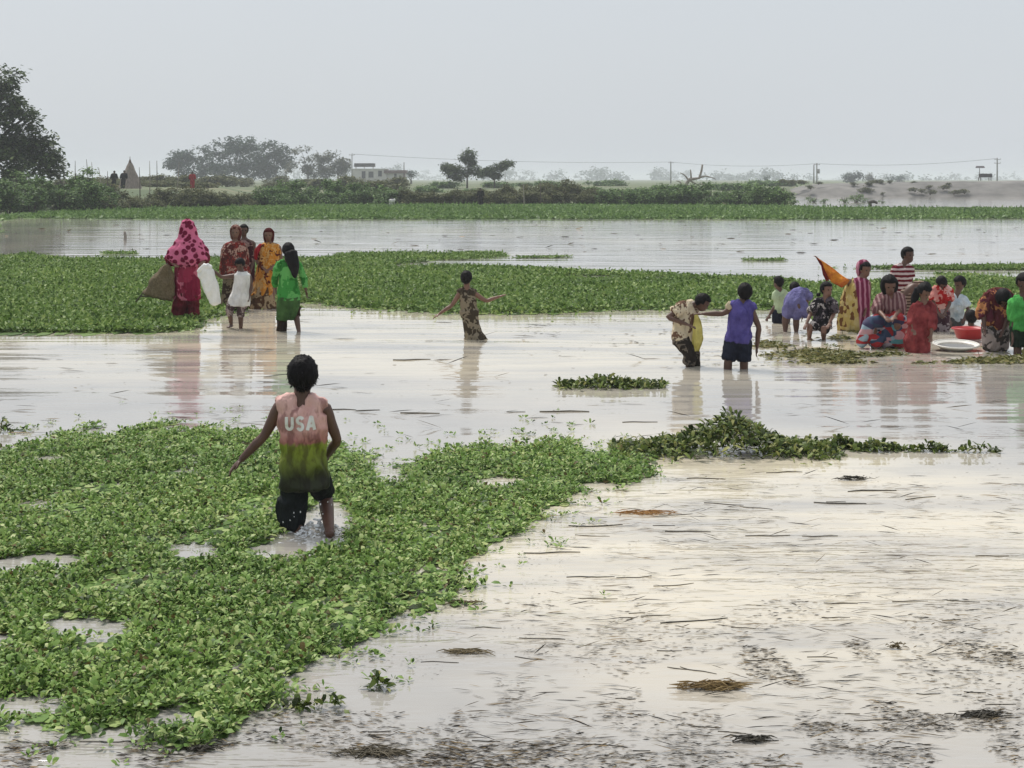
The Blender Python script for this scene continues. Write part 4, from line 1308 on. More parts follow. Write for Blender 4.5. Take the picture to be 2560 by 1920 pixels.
sheet('cloth_edge', mat_fabric('dark_red_edge', (0.17, 0.016, 0.01)), [[mg.p(785, 240, -0.19), mg.p(850, 300, -0.19), mg.p(900, 420, -0.20), mg.p(960, 560, -0.21)], [mg.p(800, 290, -0.2), mg.p(845, 360, -0.2), mg.p(870, 480, -0.22), mg.p(915, 570, -0.22)]], mg.root, amp=0.008, seed=5)

# the squatting woman with the many-coloured skirt
m, n, l, b = new_mat('colour_block_cloth')
t = n.new('ShaderNodeTexVoronoi'); t.inputs['Scale'].default_value = 9.0
c_ = n.new('ShaderNodeTexCoord'); mp = n.new('ShaderNodeMapping')
mp.inputs['Scale'].default_value = (0.6, 1.0, 1.6); mp.inputs['Rotation'].default_value = (0, 0.6, 0)
l.new(c_.outputs['Object'], mp.inputs[0]); l.new(mp.outputs[0], t.inputs['Vector'])
sp = n.new('ShaderNodeSeparateColor'); l.new(t.outputs['Color'], sp.inputs[0])
rp = ramp(n, [(0.0, (0.36, 0.016, 0.02)), (0.24, (0.42, 0.38, 0.43)), (0.36, (0.035, 0.03, 0.085)), (0.54, (0.09, 0.28, 0.30)), (0.66, (0.50, 0.27, 0.29)), (0.76, (0.03, 0.055, 0.11)), (0.9, (0.30, 0.40, 0.47))], 'CONSTANT')
l.new(sp.outputs[0], rp.inputs[0]); l.new(rp.outputs[0], b.inputs['Base Color'])
b.inputs['Roughness'].default_value = 0.8
M_BLOCK = m
M_MAUVE = mat_fabric('mauve_cloth', (0.34, 0.21, 0.20), (0.16, 0.07, 0.075), 'vstripe', 6, thr=0.45)
sq = Person('squatting woman facing the camera with full dark hair and red white blue skirt', (1680, 1480), Z5, 1.45,
            dict(head=(1790, 640, 0), sL=(1685, 820, 0.02), sR=(1920, 820, 0.02), eL=(1620, 960, -0.1), hL=(1720, 1060, -0.3), eR=(1950, 960, -0.1), hR=(1860, 1060, -0.3), pel=(1780, 1230, 0.1), hipL=(1720, 1240, 0.08), hipR=(1850, 1240, 0.08), kL=(1560, 1150, -0.22), aL=(1570, 1480, -0.15), kR=(1900, 1130, -0.25), aR=(1890, 1490, -0.15)), face=(0.05, -1), pitch=-0.2, skin=M_SKIN_LIGHT, hs=0.165)
sq.hair(k=1.34, low=-0.9, rough=0.05, front=0.45, long=0.5)
sq.top(M_MAUVE, hem=0.1, sleeve=1.2, ease=0.02, amp=0.012, name='blouse')
sq.blob('skirt', M_BLOCK, [[(1780, 1080, 130, -0.02), (1760, 1230, 185, -0.02), (1720, 1420, 190, -0.05)], [(1740, 1100, 90, -0.05), (1560, 1150, 80, -0.2), (1440, 1290, 75, -0.2), (1410, 1430, 60, -0.15)], [(1820, 1080, 90, -0.05), (1920, 1120, 90, -0.2), (1930, 1300, 90, -0.18), (1900, 1440, 70, -0.15)], [(1500, 1300, 80, -0.15), (1650, 1400, 110, -0.15)]], amp=0.04, freq=(7, 7, 5), smooth=3)

M_STRIPE = mat_fabric('red_white_stripe', (0.13, 0.012, 0.02), (0.60, 0.48, 0.46), 'stripe', 4.6, thr=0.55)
st_ = Person('boy in dark red and white striped shirt standing behind the squatting woman', (200, 1140), Z6, 1.30,
             dict(head=(262, 200), sL=(105, 372), sR=(278, 372), eL=(70, 540), hL=(110, 690), eR=(300, 530), hR=(270, 680), pel=(190, 720)), face=(0.6, -1), hs=0.18, D=25.2)
st_.hair(k=1.15, low=-0.25)
st_.top(M_STRIPE, hem=-0.03, sleeve=0.7, ease=0.018)
st_.shorts(M_NAVY, t=0.95)

M_REDDR = mat_fabric('faded_red_dress', (0.34, 0.07, 0.07), (0.10, 0.008, 0.012))
rd = Person('girl in long faded red dress with dark hair looking down at the white basin', (400, 1455), Z6, 1.22,
            dict(head=(470, 680, 0), sL=(370, 870, 0), sR=(555, 870, 0), eL=(300, 1020, 0), hL=(330, 1140, -0.08), eR=(580, 1030, -0.08), hR=(560, 1230, -0.18), pel=(400, 1180)), face=(0.55, -0.8), pitch=-0.5, skin=M_SKIN_LIGHT, hs=0.175)
rd.hair(k=1.18, low=-0.3, rough=0.03)
rd.blob('loose_hair', M_HAIR, [[(400, 640, 60, 0.05), (345, 760, 45, 0.05), (320, 920, 30, 0.02), (300, 1080, 14, 0.0)]], amp=0.01, freq=(20, 20, 6))
rd.top(M_REDDR, hem=0.1, sleeve=1.6, ease=0.018, amp=0.01, name='bodice')
rd.drape('dress', M_REDDR, [(455, 840, 70), (450, 880, 110), (430, 1000, 128), (400, 1150, 145), (370, 1300, 160), (380, 1400, 150), (395, 1470, 140)], depth=0.92, folds=8, amp=0.13, seed=14.0)
M_BRST = mat_fabric('brown_striped_shawl', (0.30, 0.22, 0.17), (0.07, 0.04, 0.03), 'stripe', 7, thr=0.5)

bs = Person('person bending low in brown striped shawl between squatting woman and red dress', (300, 1150), Z6, 1.40,
            dict(head=(470, 640, 0.1), sL=(330, 640, 0.0), sR=(430, 610, 0.2), eL=(350, 800, -0.02), hL=(380, 930, -0.05), eR=(460, 780, 0.2), hR=(470, 920, 0.2), pel=(210, 860, 0.1), mid=(270, 690, 0.05)), face=(1, -0.2), pitch=-0.7, hs=0.15, D=24.4)
bs.hair(k=1.15)
bs.blob('shawl', M_BRST, [[(200, 850, 95, 0.08), (260, 690, 85, 0.05), (380, 610, 75, 0.08), (470, 610, 60, 0.1)], [(230, 880, 90, 0.08), (230, 1050, 95, 0.08)]], amp=0.02)
M_RW = mat_fabric('red_white_print', (0.42, 0.02, 0.02), (0.70, 0.42, 0.38), 'floral', 13, (0.60, 0.24, 0.21), thr=0.5)
rw = Person('child in red and white printed shirt bending down behind the red dress', (680, 1160), Z6, 1.15,
            dict(head=(690, 560, -0.05), sL=(600, 650, -0.02), sR=(785, 650, -0.02), eL=(590, 820, -0.1), hL=(650, 930, -0.2), eR=(800, 820, -0.1), hR=(740, 940, -0.2), pel=(670, 900, 0.1)), face=(0.3, -1), pitch=-0.9, hs=0.165, D=24.2)
rw.hair(k=1.16, front=0.75)
rw.top(M_RW, hem=-0.01, sleeve=0.8, ease=0.02, amp=0.012)
rw.shorts(mat_fabric('grey_print_shorts', (0.06, 0.03, 0.04), (0.32, 0.27, 0.28), 'floral', 14, thr=0.5), t=1.4, ease=0.02, name='trousers')

M_PALEBL = mat_fabric('pale_blue_white', (0.66, 0.72, 0.76), (0.30, 0.40, 0.46))
pb = Person('boy in pale blue and white shirt bending left with head turned down', (880, 1140), Z6, 1.15,
            dict(head=(930, 570, 0), sL=(795, 765, -0.02), sR=(965, 770, 0), eL=(770, 930, -0.06), hL=(800, 1040, -0.15), eR=(1040, 900, -0.03), hR=(990, 1010, -0.12), pel=(880, 1010, 0.08), hipL=(840, 1020, 0.05), hipR=(930, 1020, 0.05)), face=(-0.8, -0.5), pitch=-0.3, hs=0.19)
pb.hair(k=1.16, low=-0.3)
pb.top(M_PALEBL, hem=-0.02, sleeve=0.7, ease=0.022, amp=0.012)
pb.shorts(mat_fabric('grey_shorts', (0.10, 0.10, 0.10)), t=1.2, name='trousers')

tk = Person('black-haired child seen from behind squatting at the red basin', (1080, 1215), Z6, 1.10,
            dict(head=(1080, 1010, 0), sL=(985, 1165, 0.02), sR=(1160, 1165, 0.02), eL=(950, 1230, 0.1), hL=(990, 1250, 0.2), eR=(1200, 1230, 0.1), hR=(1160, 1250, 0.2), pel=(1075, 1330, 0), kL=(1010, 1250, 0.2), aL=(1010, 1400, 0.12), kR=(1140, 1250, 0.2), aR=(1140, 1400, 0.12)), face=(0.1, 1), hs=0.185, D=23.6)
tk.hair(k=1.16, low=-0.35, rough=0.03)
tk.top(mat_fabric('pale_pink_shirt', (0.62, 0.47, 0.43)), hem=0.0, sleeve=0.6, ease=0.018)
tk.shorts(M_NAVY, t=0.9)

M_MROR = mat_fabric('maroon_orange_print', (0.10, 0.022, 0.025), (0.45, 0.20, 0.08), 'floral', 15, (0.13, 0.03, 0.05), thr=0.5)
wm = Person('woman in maroon and orange printed shawl bending low beside the boy in green', (1400, 1440), Z6, 1.48,
            dict(head=(1490, 760, -0.12), sL=(1310, 760, 0), sR=(1560, 740, 0), eL=(1230, 940, -0.05), hL=(1250, 1120, -0.15), eR=(1580, 960, -0.1), hR=(1500, 1160, -0.2), pel=(1400, 1120, 0.18), hipL=(1350, 1130, 0.15), hipR=(1460, 1130, 0.15), kL=(1330, 1260, -0.05), aL=(1340, 1440, 0), kR=(1460, 1260, -0.05), aR=(1450, 1440, 0.05)), face=(0.1, -1), pitch=-1.0, hs=0.15)
wm.hair(k=1.25, front=0.8, low=-0.5)
wm.top(M_MROR, hem=0.0, sleeve=1.3, ease=0.025, amp=0.015, name='blouse')
wm.blob('shawl', M_MROR, [[(1310, 700, 50, 0.05), (1420, 670, 55, 0.08), (1560, 690, 50, 0.05)], [(1300, 720, 55, 0), (1290, 900, 80, 0), (1330, 1080, 90, 0)], [(1500, 860, 60, -0.05), (1450, 1050, 110, 0), (1420, 1170, 90, 0)]], amp=0.014)
wm.shorts(mat_fabric('grey_floral_trousers', (0.06, 0.05, 0.045), (0.36, 0.30, 0.28), 'floral', 12, thr=0.5), t=1.75, ease=0.03, amp=0.016, name='trousers')

gb = Person('boy in bright green shirt cut off by the right edge of the picture', (1740, 1480), Z6, 1.42,
            dict(head=(1765, 570, 0), sL=(1650, 810, 0), sR=(1870, 810, 0), eL=(1640, 1040, 0), hL=(1620, 1260, -0.06), eR=(1900, 1040, 0), hR=(1880, 1260, -0.06), pel=(1760, 1130)), face=(-0.3, -1), pitch=-0.3, hs=0.18)
gb.hair(k=1.15, low=-0.25)
gb.top(mat_fabric('green_shirt', (0.10, 0.44, 0.10), (0.025, 0.15, 0.03)), hem=-0.02, sleeve=0.95, ease=0.022, amp=0.014)
gb.shorts(mat_fabric('dark_green_shorts', (0.02, 0.035, 0.022)), t=0.9)

# ---- basins
def basin(name, label, cx, cy, wpx, hpx, D, mat, tilt=0.0, flare=0.72):
    k = D / F
    R_ = wpx * k / 2
    zc = H - (cy - HY) * k
    hgt = hpx * k
    e = empty(name, ((cx - CX) * k, D, max(zc - hgt, -0.03)), label, 'basin')
    g = Geo()
    n_ = 48
    prof_ = [(0.0, 0.0), (flare, 0.0), (flare + 0.08, 0.12), (0.94, 0.9), (0.97, 0.97), (1.03, 1.0), (1.03, 1.04), (0.97, 1.04), (0.90, 0.92), (flare - 0.02, 0.14), (0.0, 0.10)]
    for r__, z in prof_:
        for k2 in range(n_):
            a = 2 * math.pi * k2 / n_
            g.v.append(Vector((math.cos(a) * R_ * max(r__, 0.001), math.sin(a) * R_ * max(r__, 0.001), z * hgt)))
    for i in range(len(prof_) - 1):
        for k2 in range(n_):
            g.f.append((i * n_ + k2, i * n_ + (k2 + 1) % n_, (i + 1) * n_ + (k2 + 1) % n_, (i + 1) * n_ + k2))
    link('bowl', g.mesh('bowl'), mat, e)
    rim = Geo()
    pts = [Vector((math.cos(2 * math.pi * i / 40) * R_ * 1.03, math.sin(2 * math.pi * i / 40) * R_ * 1.03, hgt * 1.03)) for i in range(41)]
    rim.tube(pts, [0.012] * 41, 8)
    link('rim', rim.mesh('rim'), mat, e)
    link('water_fill', Geo().tube([(0, 0, hgt * 0.5), (0, 0, hgt * 0.72)], [R_ * 0.80, R_ * 0.87], 40, cap=0.0).mesh('water_fill'), M_FILL, e, smooth=False)
    e.rotation_euler = (tilt, 0, 0)
    return e


M_FILL = mat_noise('murky_water', (0.10, 0.09, 0.07), (0.16, 0.14, 0.11), 6, 0.1, 0)
M_BRED = mat_noise('red_plastic', (0.40, 0.018, 0.02), (0.50, 0.03, 0.03), 6, 0.35, 0.05, 0.005)
M_BWHT = mat_noise('white_enamel', (0.68, 0.66, 0.60), (0.80, 0.78, 0.72), 6, 0.35, 0.05, 0.005)
basin('basin', 'red plastic basin in front of the black-haired squatting child', 2220 + 1055 * Z6[2], 600 + 1150 * Z6[2], 425 * Z6[2], 130 * Z6[2], 22.9, M_BRED, 0.0, 0.70)
basin('basin', 'wide shallow white basin floating between the red dress and the shawl', 2220 + 880 * Z6[2], 600 + 1350 * Z6[2], 560 * Z6[2], 60 * Z6[2], 21.6, M_BWHT, 0.10, 0.66)
# ------------------------------------------------------------------ trees, shrubs, house, poles on the far side
def crown_pts(blobs, n, L, seed, clump=50, spread=0.85):
    r = np.random.default_rng(seed)
    w = np.array([b[3] * b[4] * b[5] for b in blobs]) ** 0.7
    w /= w.sum()
    m_ = max(6, n // clump)
    ids = r.choice(len(blobs), m_, p=w)
    B = np.array(blobs)[ids]
    v = r.normal(0, 1, (m_, 3)); v /= np.linalg.norm(v, axis=1)[:, None]
    rad = r.uniform(0.25, 1.0, m_) ** 0.45
    c = B[:, :3] + v * B[:, 3:6] * rad[:, None]
    k = r.integers(0, m_, n)
    return c[k] + r.normal(0, 1, (n, 3)) * L * spread * np.array([1, 1, 0.7])


def crown_mesh(name, blobs, n, L, seed, zmin=None, **kw):
    P = crown_pts(blobs, n, L, seed, **kw)
    if zmin is not None:
        P[:, 2] = np.maximum(P[:, 2], zmin + np.abs(P[:, 2] - zmin) * 0.3 * (P[:, 2] < zmin))
    r = np.random.default_rng(seed + 99)
    LL = L * r.uniform(0.55, 1.4, n)
    v, s, lo, k = leaves_np(P, LL, LL * 0.55 * r.uniform(0.7, 1.3, n), r.uniform(0, 2 * np.pi, n), r.uniform(-0.7, 0.9, n), 0.7, 1)
    return np_mesh(name, v, s, lo)


def tree(label, px, D, blobs_px, n, L, leafmat, seed, name='tree', group=None, trunk_r=0.25, base_z=None):
    """blobs_px: (x, y, rx, ry) in photo pixels at distance D, made round in depth"""
    k = D / F
    x0 = (px - CX) * k
    z0 = ground_z(x0, D) if base_z is None else base_z
    e = empty(name, (x0, D, z0), label, 'tree', group)
    bl = []
    r = random.Random(seed)
    for (bx, by, rx, ry) in blobs_px:
        bl.append(((bx - px) * k, r.uniform(-0.3, 0.3) * rx * k, H - (by - HY) * k - z0, rx * k, rx * k * 0.8, ry * k))
    link('crown', crown_mesh('crown', bl, n, L, seed), leafmat, e, smooth=False)
    g = Geo()
    top = max(b_[2] for b_ in bl)
    fork = Vector((0, 0, top * 0.35))
    g.tube([(0, 0, -0.3), fork * 0.5, fork], [trunk_r * 1.4, trunk_r, trunk_r * 0.8], 10, sub=2)
    for b_ in bl:
        c = Vector(b_[:3])
        g.tube([fork * 0.9, lerp(fork, c, 0.5) + Vector((0, 0, 0.06 * top)), c + Vector((0, 0, b_[5] * 0.4))], [trunk_r * 0.6, trunk_r * 0.35, trunk_r * 0.12], 7, sub=2)
    link('trunk', g.mesh('trunk'), BARK, e)
    return e


tree('large dark leafy tree rising over the hedge at the left edge', -40, 116, [(25, 205, 28, 34), (5, 255, 70, 55), (-25, 320, 120, 70), (60, 345, 62, 48), (105, 385, 48, 40), (10, 410, 130, 55), (-130, 260, 120, 120), (140, 425, 40, 22), (-60, 190, 60, 50), (75, 300, 30, 26)], 17000, 0.36, LEAF_TREE, 3, trunk_r=0.35)
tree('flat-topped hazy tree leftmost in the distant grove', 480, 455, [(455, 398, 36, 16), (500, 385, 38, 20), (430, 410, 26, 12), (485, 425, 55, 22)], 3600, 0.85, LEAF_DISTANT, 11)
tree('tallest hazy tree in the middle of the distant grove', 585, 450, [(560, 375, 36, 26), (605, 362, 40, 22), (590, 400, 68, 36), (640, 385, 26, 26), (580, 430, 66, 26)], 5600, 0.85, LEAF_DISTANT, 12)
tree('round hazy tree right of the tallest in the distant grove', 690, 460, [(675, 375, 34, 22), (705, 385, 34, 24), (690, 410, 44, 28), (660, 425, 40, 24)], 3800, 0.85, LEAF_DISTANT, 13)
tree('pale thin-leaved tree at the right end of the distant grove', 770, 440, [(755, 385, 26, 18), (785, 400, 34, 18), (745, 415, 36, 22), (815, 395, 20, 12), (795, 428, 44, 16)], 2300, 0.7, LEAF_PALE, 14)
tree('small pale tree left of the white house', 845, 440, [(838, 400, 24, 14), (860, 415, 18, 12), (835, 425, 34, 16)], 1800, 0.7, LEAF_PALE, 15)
tree('small round bush tree right of the white house', 1028, 430, [(1028, 436, 14, 9), (1018, 442, 14, 8)], 500, 0.5, LEAF_DISTANT, 16)
tree('dark tree with ball top and one spread limb standing alone beyond the hedge', 1168, 235, [(1172, 388, 14, 11), (1174, 405, 13, 14), (1158, 398, 7, 6), (1135, 425, 26, 10), (1118, 419, 14, 6), (1150, 440, 24, 9), (1185, 432, 16, 7), (1192, 424, 7, 7)], 5200, 0.34, LEAF_TREE, 17, trunk_r=0.12)
tree('slanting dark tree with wing-shaped crown right of the lone tree', 1236, 238, [(1215, 431, 20, 6), (1245, 419, 20, 7), (1268, 411, 16, 5), (1240, 438, 9, 7), (1205, 440, 12, 4), (1225, 424, 14, 5)], 4200, 0.32, LEAF_TREE, 18, trunk_r=0.10)
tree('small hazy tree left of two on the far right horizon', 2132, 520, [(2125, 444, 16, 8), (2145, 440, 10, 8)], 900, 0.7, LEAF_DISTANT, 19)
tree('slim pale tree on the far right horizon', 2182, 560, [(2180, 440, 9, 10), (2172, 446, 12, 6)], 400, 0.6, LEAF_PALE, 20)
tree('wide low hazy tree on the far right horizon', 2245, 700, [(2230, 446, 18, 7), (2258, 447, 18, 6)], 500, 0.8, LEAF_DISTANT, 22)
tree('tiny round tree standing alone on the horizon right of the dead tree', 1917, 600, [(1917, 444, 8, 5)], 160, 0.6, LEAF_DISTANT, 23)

# far wood along the horizon: reads as one faint mass
blobs = []
r_ = random.Random(4)
for i in range(90):
    u = r_.uniform(560, 1980) if i < 70 else r_.uniform(1950, 2700)
    d = r_.uniform(1500, 2600)
    hgt = r_.uniform(6, 14) * (1.0 if u < 1700 else 0.6)
    blobs.append(((u - CX) / F * d, d, hgt * 0.5, r_.uniform(12, 30), 12, hgt * 0.6))
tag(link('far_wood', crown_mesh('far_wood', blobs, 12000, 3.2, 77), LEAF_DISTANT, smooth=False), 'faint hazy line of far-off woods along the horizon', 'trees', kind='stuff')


def shrub_proto(seed, hgt, wid, n, L, mat, label, group):
    r = random.Random(seed)
    e = empty('shrub', (0, 0, 0), label, 'shrub', group)
    bl = []
    for i in range(7):
        a, q = r.uniform(0, 6.28), r.uniform(0, 0.65) * wid
        bl.append((math.cos(a) * q, math.sin(a) * q, hgt * r.uniform(0.25, 0.7), wid * r.uniform(0.35, 0.6), wid * r.uniform(0.35, 0.6), hgt * r.uniform(0.22, 0.34)))
    link('foliage', crown_mesh('foliage', bl, n, L, seed, zmin=0.05), mat, e, smooth=False)
    g = Geo()
    for i in range(4):
        a = r.uniform(0, 6.28)
        g.tube([(0, 0, -0.15), (math.cos(a) * wid * 0.2, math.sin(a) * wid * 0.2, hgt * 0.4), (math.cos(a) * wid * 0.4, math.sin(a) * wid * 0.4, hgt * 0.8)], [0.05, 0.035, 0.012], 6)
    link('stem', g.mesh('stem'), BARK, e)
    return e


ONE = 'first second third fourth fifth sixth seventh eighth ninth tenth eleventh twelfth thirteenth fourteenth fifteenth sixteenth seventeenth eighteenth nineteenth'.split()
ORD = ONE + [t_ if not u_ else t2 + '-' + ONE[u_ - 1] for t_, t2 in (('twentieth', 'twenty'), ('thirtieth', 'thirty')) for u_ in range(10)]
KINDS = [  # px range, height, label, group, material
    (-70, 250, 2.4, 'tall green shrub at the hedge left', 'dense shrubs at the left of the far hedge', LEAF_SHRUB),
    (250, 640, 1.5, 'dry olive shrub below the straw stack', 'dry shrubs below the straw stack', LEAF_OLIVE),
    (640, 1010, 1.75, 'green shrub below the white house', 'hedge shrubs below the white house', LEAF_SHRUB),
    (1010, 1500, 1.55, 'low olive shrub under the lone tree', 'low hedge shrubs under the lone tree', LEAF_OLIVE),
    (1500, 1990, 1.85, 'bushy green shrub at the hedge right', 'green shrubs at the right end of the hedge', LEAF_SHRUB)]
r_ = random.Random(21)
for ki, (u0, u1, hgt, lab, grp, mt) in enumerate(KINDS):
    protos = [shrub_proto(200 + ki * 10 + q, hgt * 1.18, 1.6, 3400, 0.19, mt, lab, grp) for q in range(2)]
    used = [False, False]
    u = u0 + 15
    cnt = 0
    while u < u1:
        base = float(np.interp(u, [-70, 0, 300, 800, 1400, 1990], [538, 534, 524, 512.5, 512.5, 514.5]))
        for row in (0, 1):
            D = (H - 0.1) * F / (base - HY) + row * r_.uniform(3.0, 5.5)
            q = r_.randrange(2)
            o = copy_tree(protos[q]) if used[q] else protos[q]
            used[q] = True
            x = (u + r_.uniform(-14, 14) + row * 20 - CX) / F * D
            o.location = (x, D, ground_z(x, D) - 0.05)
            s = r_.uniform(0.8, 1.12)
            o.scale = (s * r_.uniform(0.9, 1.2), s, s * r_.uniform(0.85, 1.12) * (1.08 if row else 0.92))
            o.rotation_euler = (0, 0, r_.uniform(0, 6.28))
            o['label'] = lab + ', ' + ORD[cnt] + ' from the left in the ' + ('back row' if row else 'front row')
        cnt += 1
        u += 1.75 * F / D * r_.uniform(0.85, 1.15)

# scrub on the fields behind the hedge
for lab, grp, mt, us, hg in (('hazy olive scrub on the field below the grove', 'field scrub below the grove', LEAF_OLIVE, np.linspace(330, 1000, 17), 2.0), ('hazy low scrub on the field right of the lone tree', 'field scrub right of the lone tree', LEAF_SHRUB, np.linspace(1060, 1960, 16), 1.2), ('hazy scrub on the bank beside the straw stack', 'bank scrub beside the straw stack', LEAF_OLIVE, np.linspace(140, 470, 12), 0.9)):
    proto = shrub_proto(int(us[0]), hg, 2.6, 2600, 0.3, mt, lab, grp)
    for i, u in enumerate(us):
        o = proto if i == 0 else copy_tree(proto)
        D = r_.uniform(175, 290) if u > 470 or 'grove' in lab else r_.uniform(162, 185)
        x = (u + r_.uniform(-15, 15) - CX) / F * D
        o.location = (x, D, ground_z(x, D) - 0.1)
        s_ = r_.uniform(0.7, 1.15) * (D / 230) ** 0.5
        o.scale = (s_ * 1.5, s_, s_ * r_.uniform(0.7, 1.0)); o.rotation_euler = (0, 0, r_.uniform(0, 6.28))
        o['label'] = lab + ', ' + ORD[i] + ' from the left'

# low bushes standing in the second sheet of water and on the embankment
proto = shrub_proto(301, 0.7, 0.9, 260, 0.16, LEAF_SHRUB, 'low dark bush standing in the far water right of the hedge', 'bushes in the far water')
for i, (u, py, s) in enumerate([(2035, 506, 0.9), (2062, 507, 0.7), (2112, 507, 1.0), (2140, 506, 1.3), (2205, 508, 0.5)]):
    o = proto if i == 0 else copy_tree(proto)
    o['label'] = 'low dark bush in the far water right of the hedge, %s from the left' % ORD[i]
    p = gp(u, py)
    o.location = (p.x, p.y, -0.05); o.scale = (s, s, s); o.rotation_euler = (0, 0, i * 1.3)
proto = shrub_proto(305, 0.9, 1.0, 380, 0.2, LEAF_OLIVE, 'grey green scrub bush growing on the left half of the earth bank', 'scrub bushes on the earth bank')
xs_ = sorted(36 + (r_.random() ** 1.3) * 22 for i in range(26))
for i in range(26):
    o = proto if i == 0 else copy_tree(proto)
    o['label'] = 'grey green scrub bush on the earth bank, %s from the left' % ORD[i]
    dy = r_.uniform(1.0, 9)
    x = xs_[i]
    z = float(np.interp(dy, [q[0] for q in prof], [q[1] for q in prof]))
    o.location = (x, 213.0 + dy, z * 0.85 + 0.05)
    s = r_.uniform(0.45, 0.95)
    o.scale = (s * 1.3, s, s * 0.8); o.rotation_euler = (0, 0, r_.uniform(0, 6.28))

us_ = [222, 232, 266, 374, 392, 440, 350, 160, 186, 255, 1135, 1310, 1350]
rk_ = sorted(range(13), key=lambda q: us_[q])
STL = {q: 'bare upright stalk sticking out above the far hedge, %s from the left' % ORD[k_] for k_, q in enumerate(rk_)}
# bare stalks and stakes sticking out of the left hedge
for i, (u, y0, y1, lean) in enumerate([(222, 398, 445, 6), (232, 405, 442, 3), (266, 428, 450, -3), (374, 402, 450, 0), (392, 402, 452, 0), (440, 405, 428, -8), (350, 418, 452, 2), (160, 395, 420, 2), (186, 402, 432, -2), (255, 420, 448, 8), (1135, 486, 514, 0), (1310, 455, 478, 2), (1350, 452, 474, -1)]):
    D = 134.0
    a, b_ = pp(u, y1 + 25, D), pp(u - lean, y0, D)
    zb = ground_z(a.x, D)
    a.z = min(a.z, zb)
    o = link('bare_stalk', Geo().tube([(0, 0, 0), (b_ - a) * 0.5 + Vector((0.03, 0, 0)), b_ - a], [0.05, 0.04, 0.02], 6).mesh('bare_stalk'), DEADWOOD if i % 2 else BARK, None, a)
    tag(o, STL[i], 'stalk', 'bare stalks above the hedge')

# straw stack
D = 158.0
p = pp(325, 448, D)
zb = 1.1
e = empty('straw_stack', (p.x, D, zb), 'conical grey straw stack with dark peak above the left hedge', 'straw stack')
hgt = H + (448 - 398) / F * D - zb
g = Geo()
V, fs = [], []
for i in range(13):
    t = i / 12
    rr = 1.12 * (1 - t) ** 0.8 + 0.05
    for k in range(28):
        a = 2 * math.pi * k / 28
        q = rr * (1 + 0.14 * noise.noise(Vector((math.cos(a) * 3, math.sin(a) * 3, t * 5))) + 0.06 * math.sin(k * 7.0))
        g.v.append(Vector((math.cos(a) * q, math.sin(a) * q, hgt * t * 0.94)))
for i in range(12):
    for k in range(28):
        g.f.append((i * 28 + k, i * 28 + (k + 1) % 28, (i + 1) * 28 + (k + 1) % 28, (i + 1) * 28 + k))
link('straw_cone', g.mesh('straw_cone'), mat_noise('grey_straw', (0.16, 0.13, 0.11), (0.30, 0.25, 0.21), 3, 0.95, 0.8, 0.08, vec_scale=(3, 3, 0.6)), e)
link('peak', Geo().tube([(0, 0, hgt * 0.62), (0, 0, hgt * 0.8), (0, 0, hgt)], [0.40, 0.24, 0.05], 14).mesh('peak'), mat_noise('dark_straw', (0.07, 0.045, 0.035), (0.14, 0.09, 0.07), 4, 0.95, 0.6, 0.05), e)
link('centre_pole', Geo().tube([(0, 0, 0), (0, 0, hgt + 0.25)], [0.04, 0.03], 6).mesh('centre_pole'), BARK, e)

# far figures on the bank
ZF = (0, 0, 1)
M_DARKCL = mat_fabric('dark_clothes', (0.014, 0.013, 0.015))


def far_person(label, u, top, feet, D, mat, lean=0.0, face=(0, -1), skirt=False):
    hpx = feet - top
    S = hpx / F * D
    y = lambda t: top + hpx * t
    x = lambda t: u + lean * (1 - t)
    wpx = hpx * 0.115
    P_ = Person(label, (u, feet), ZF, S, dict(head=(x(0.07), y(0.075)), sL=(x(0.2) - wpx, y(0.2)), sR=(x(0.2) + wpx, y(0.2)), eL=(x(0.35) - wpx * 1.4, y(0.36)), hL=(x(0.5) - wpx * 1.1, y(0.5)), eR=(x(0.35) + wpx * 1.4, y(0.36)), hR=(x(0.5) + wpx * 1.1, y(0.5)), pel=(x(0.5), y(0.5)),
                     kL=(x(0.75) - wpx * 0.5, y(0.74)), kR=(x(0.75) + wpx * 0.5, y(0.74)), aL=(u - wpx * 0.55, y(0.965)), aR=(u + wpx * 0.55, y(0.965))), face=face, D=D, voxel=0.014, hs=0.145)
    P_.hair(k=1.14, low=-0.3)
    P_.top(mat, hem=-0.03, sleeve=1.4, ease=0.02)
    P_.shorts(mat, t=1.8, ease=0.02, name='trousers')
    return P_


far_person('small dark figure standing on the bank left of the straw stack', 283, 427, 474, 150, M_DARKCL, 3)
far_person('dark figure leaning against the left side of the straw stack', 306, 426, 474, 154, M_DARKCL, 5)
far_person('figure in red standing alone above the hedge left of the grove', 481, 429, 474, 152, M_RED)
far_person('dark figure standing at the water edge below the lone tree', 1203, 470, 516, 131, M_DARKCL, -2)
lp = far_person('person in brown cut off by the left edge on the weed clump', -16, 521, 590, 67, mat_fabric('tan_brown', (0.22, 0.16, 0.11)))

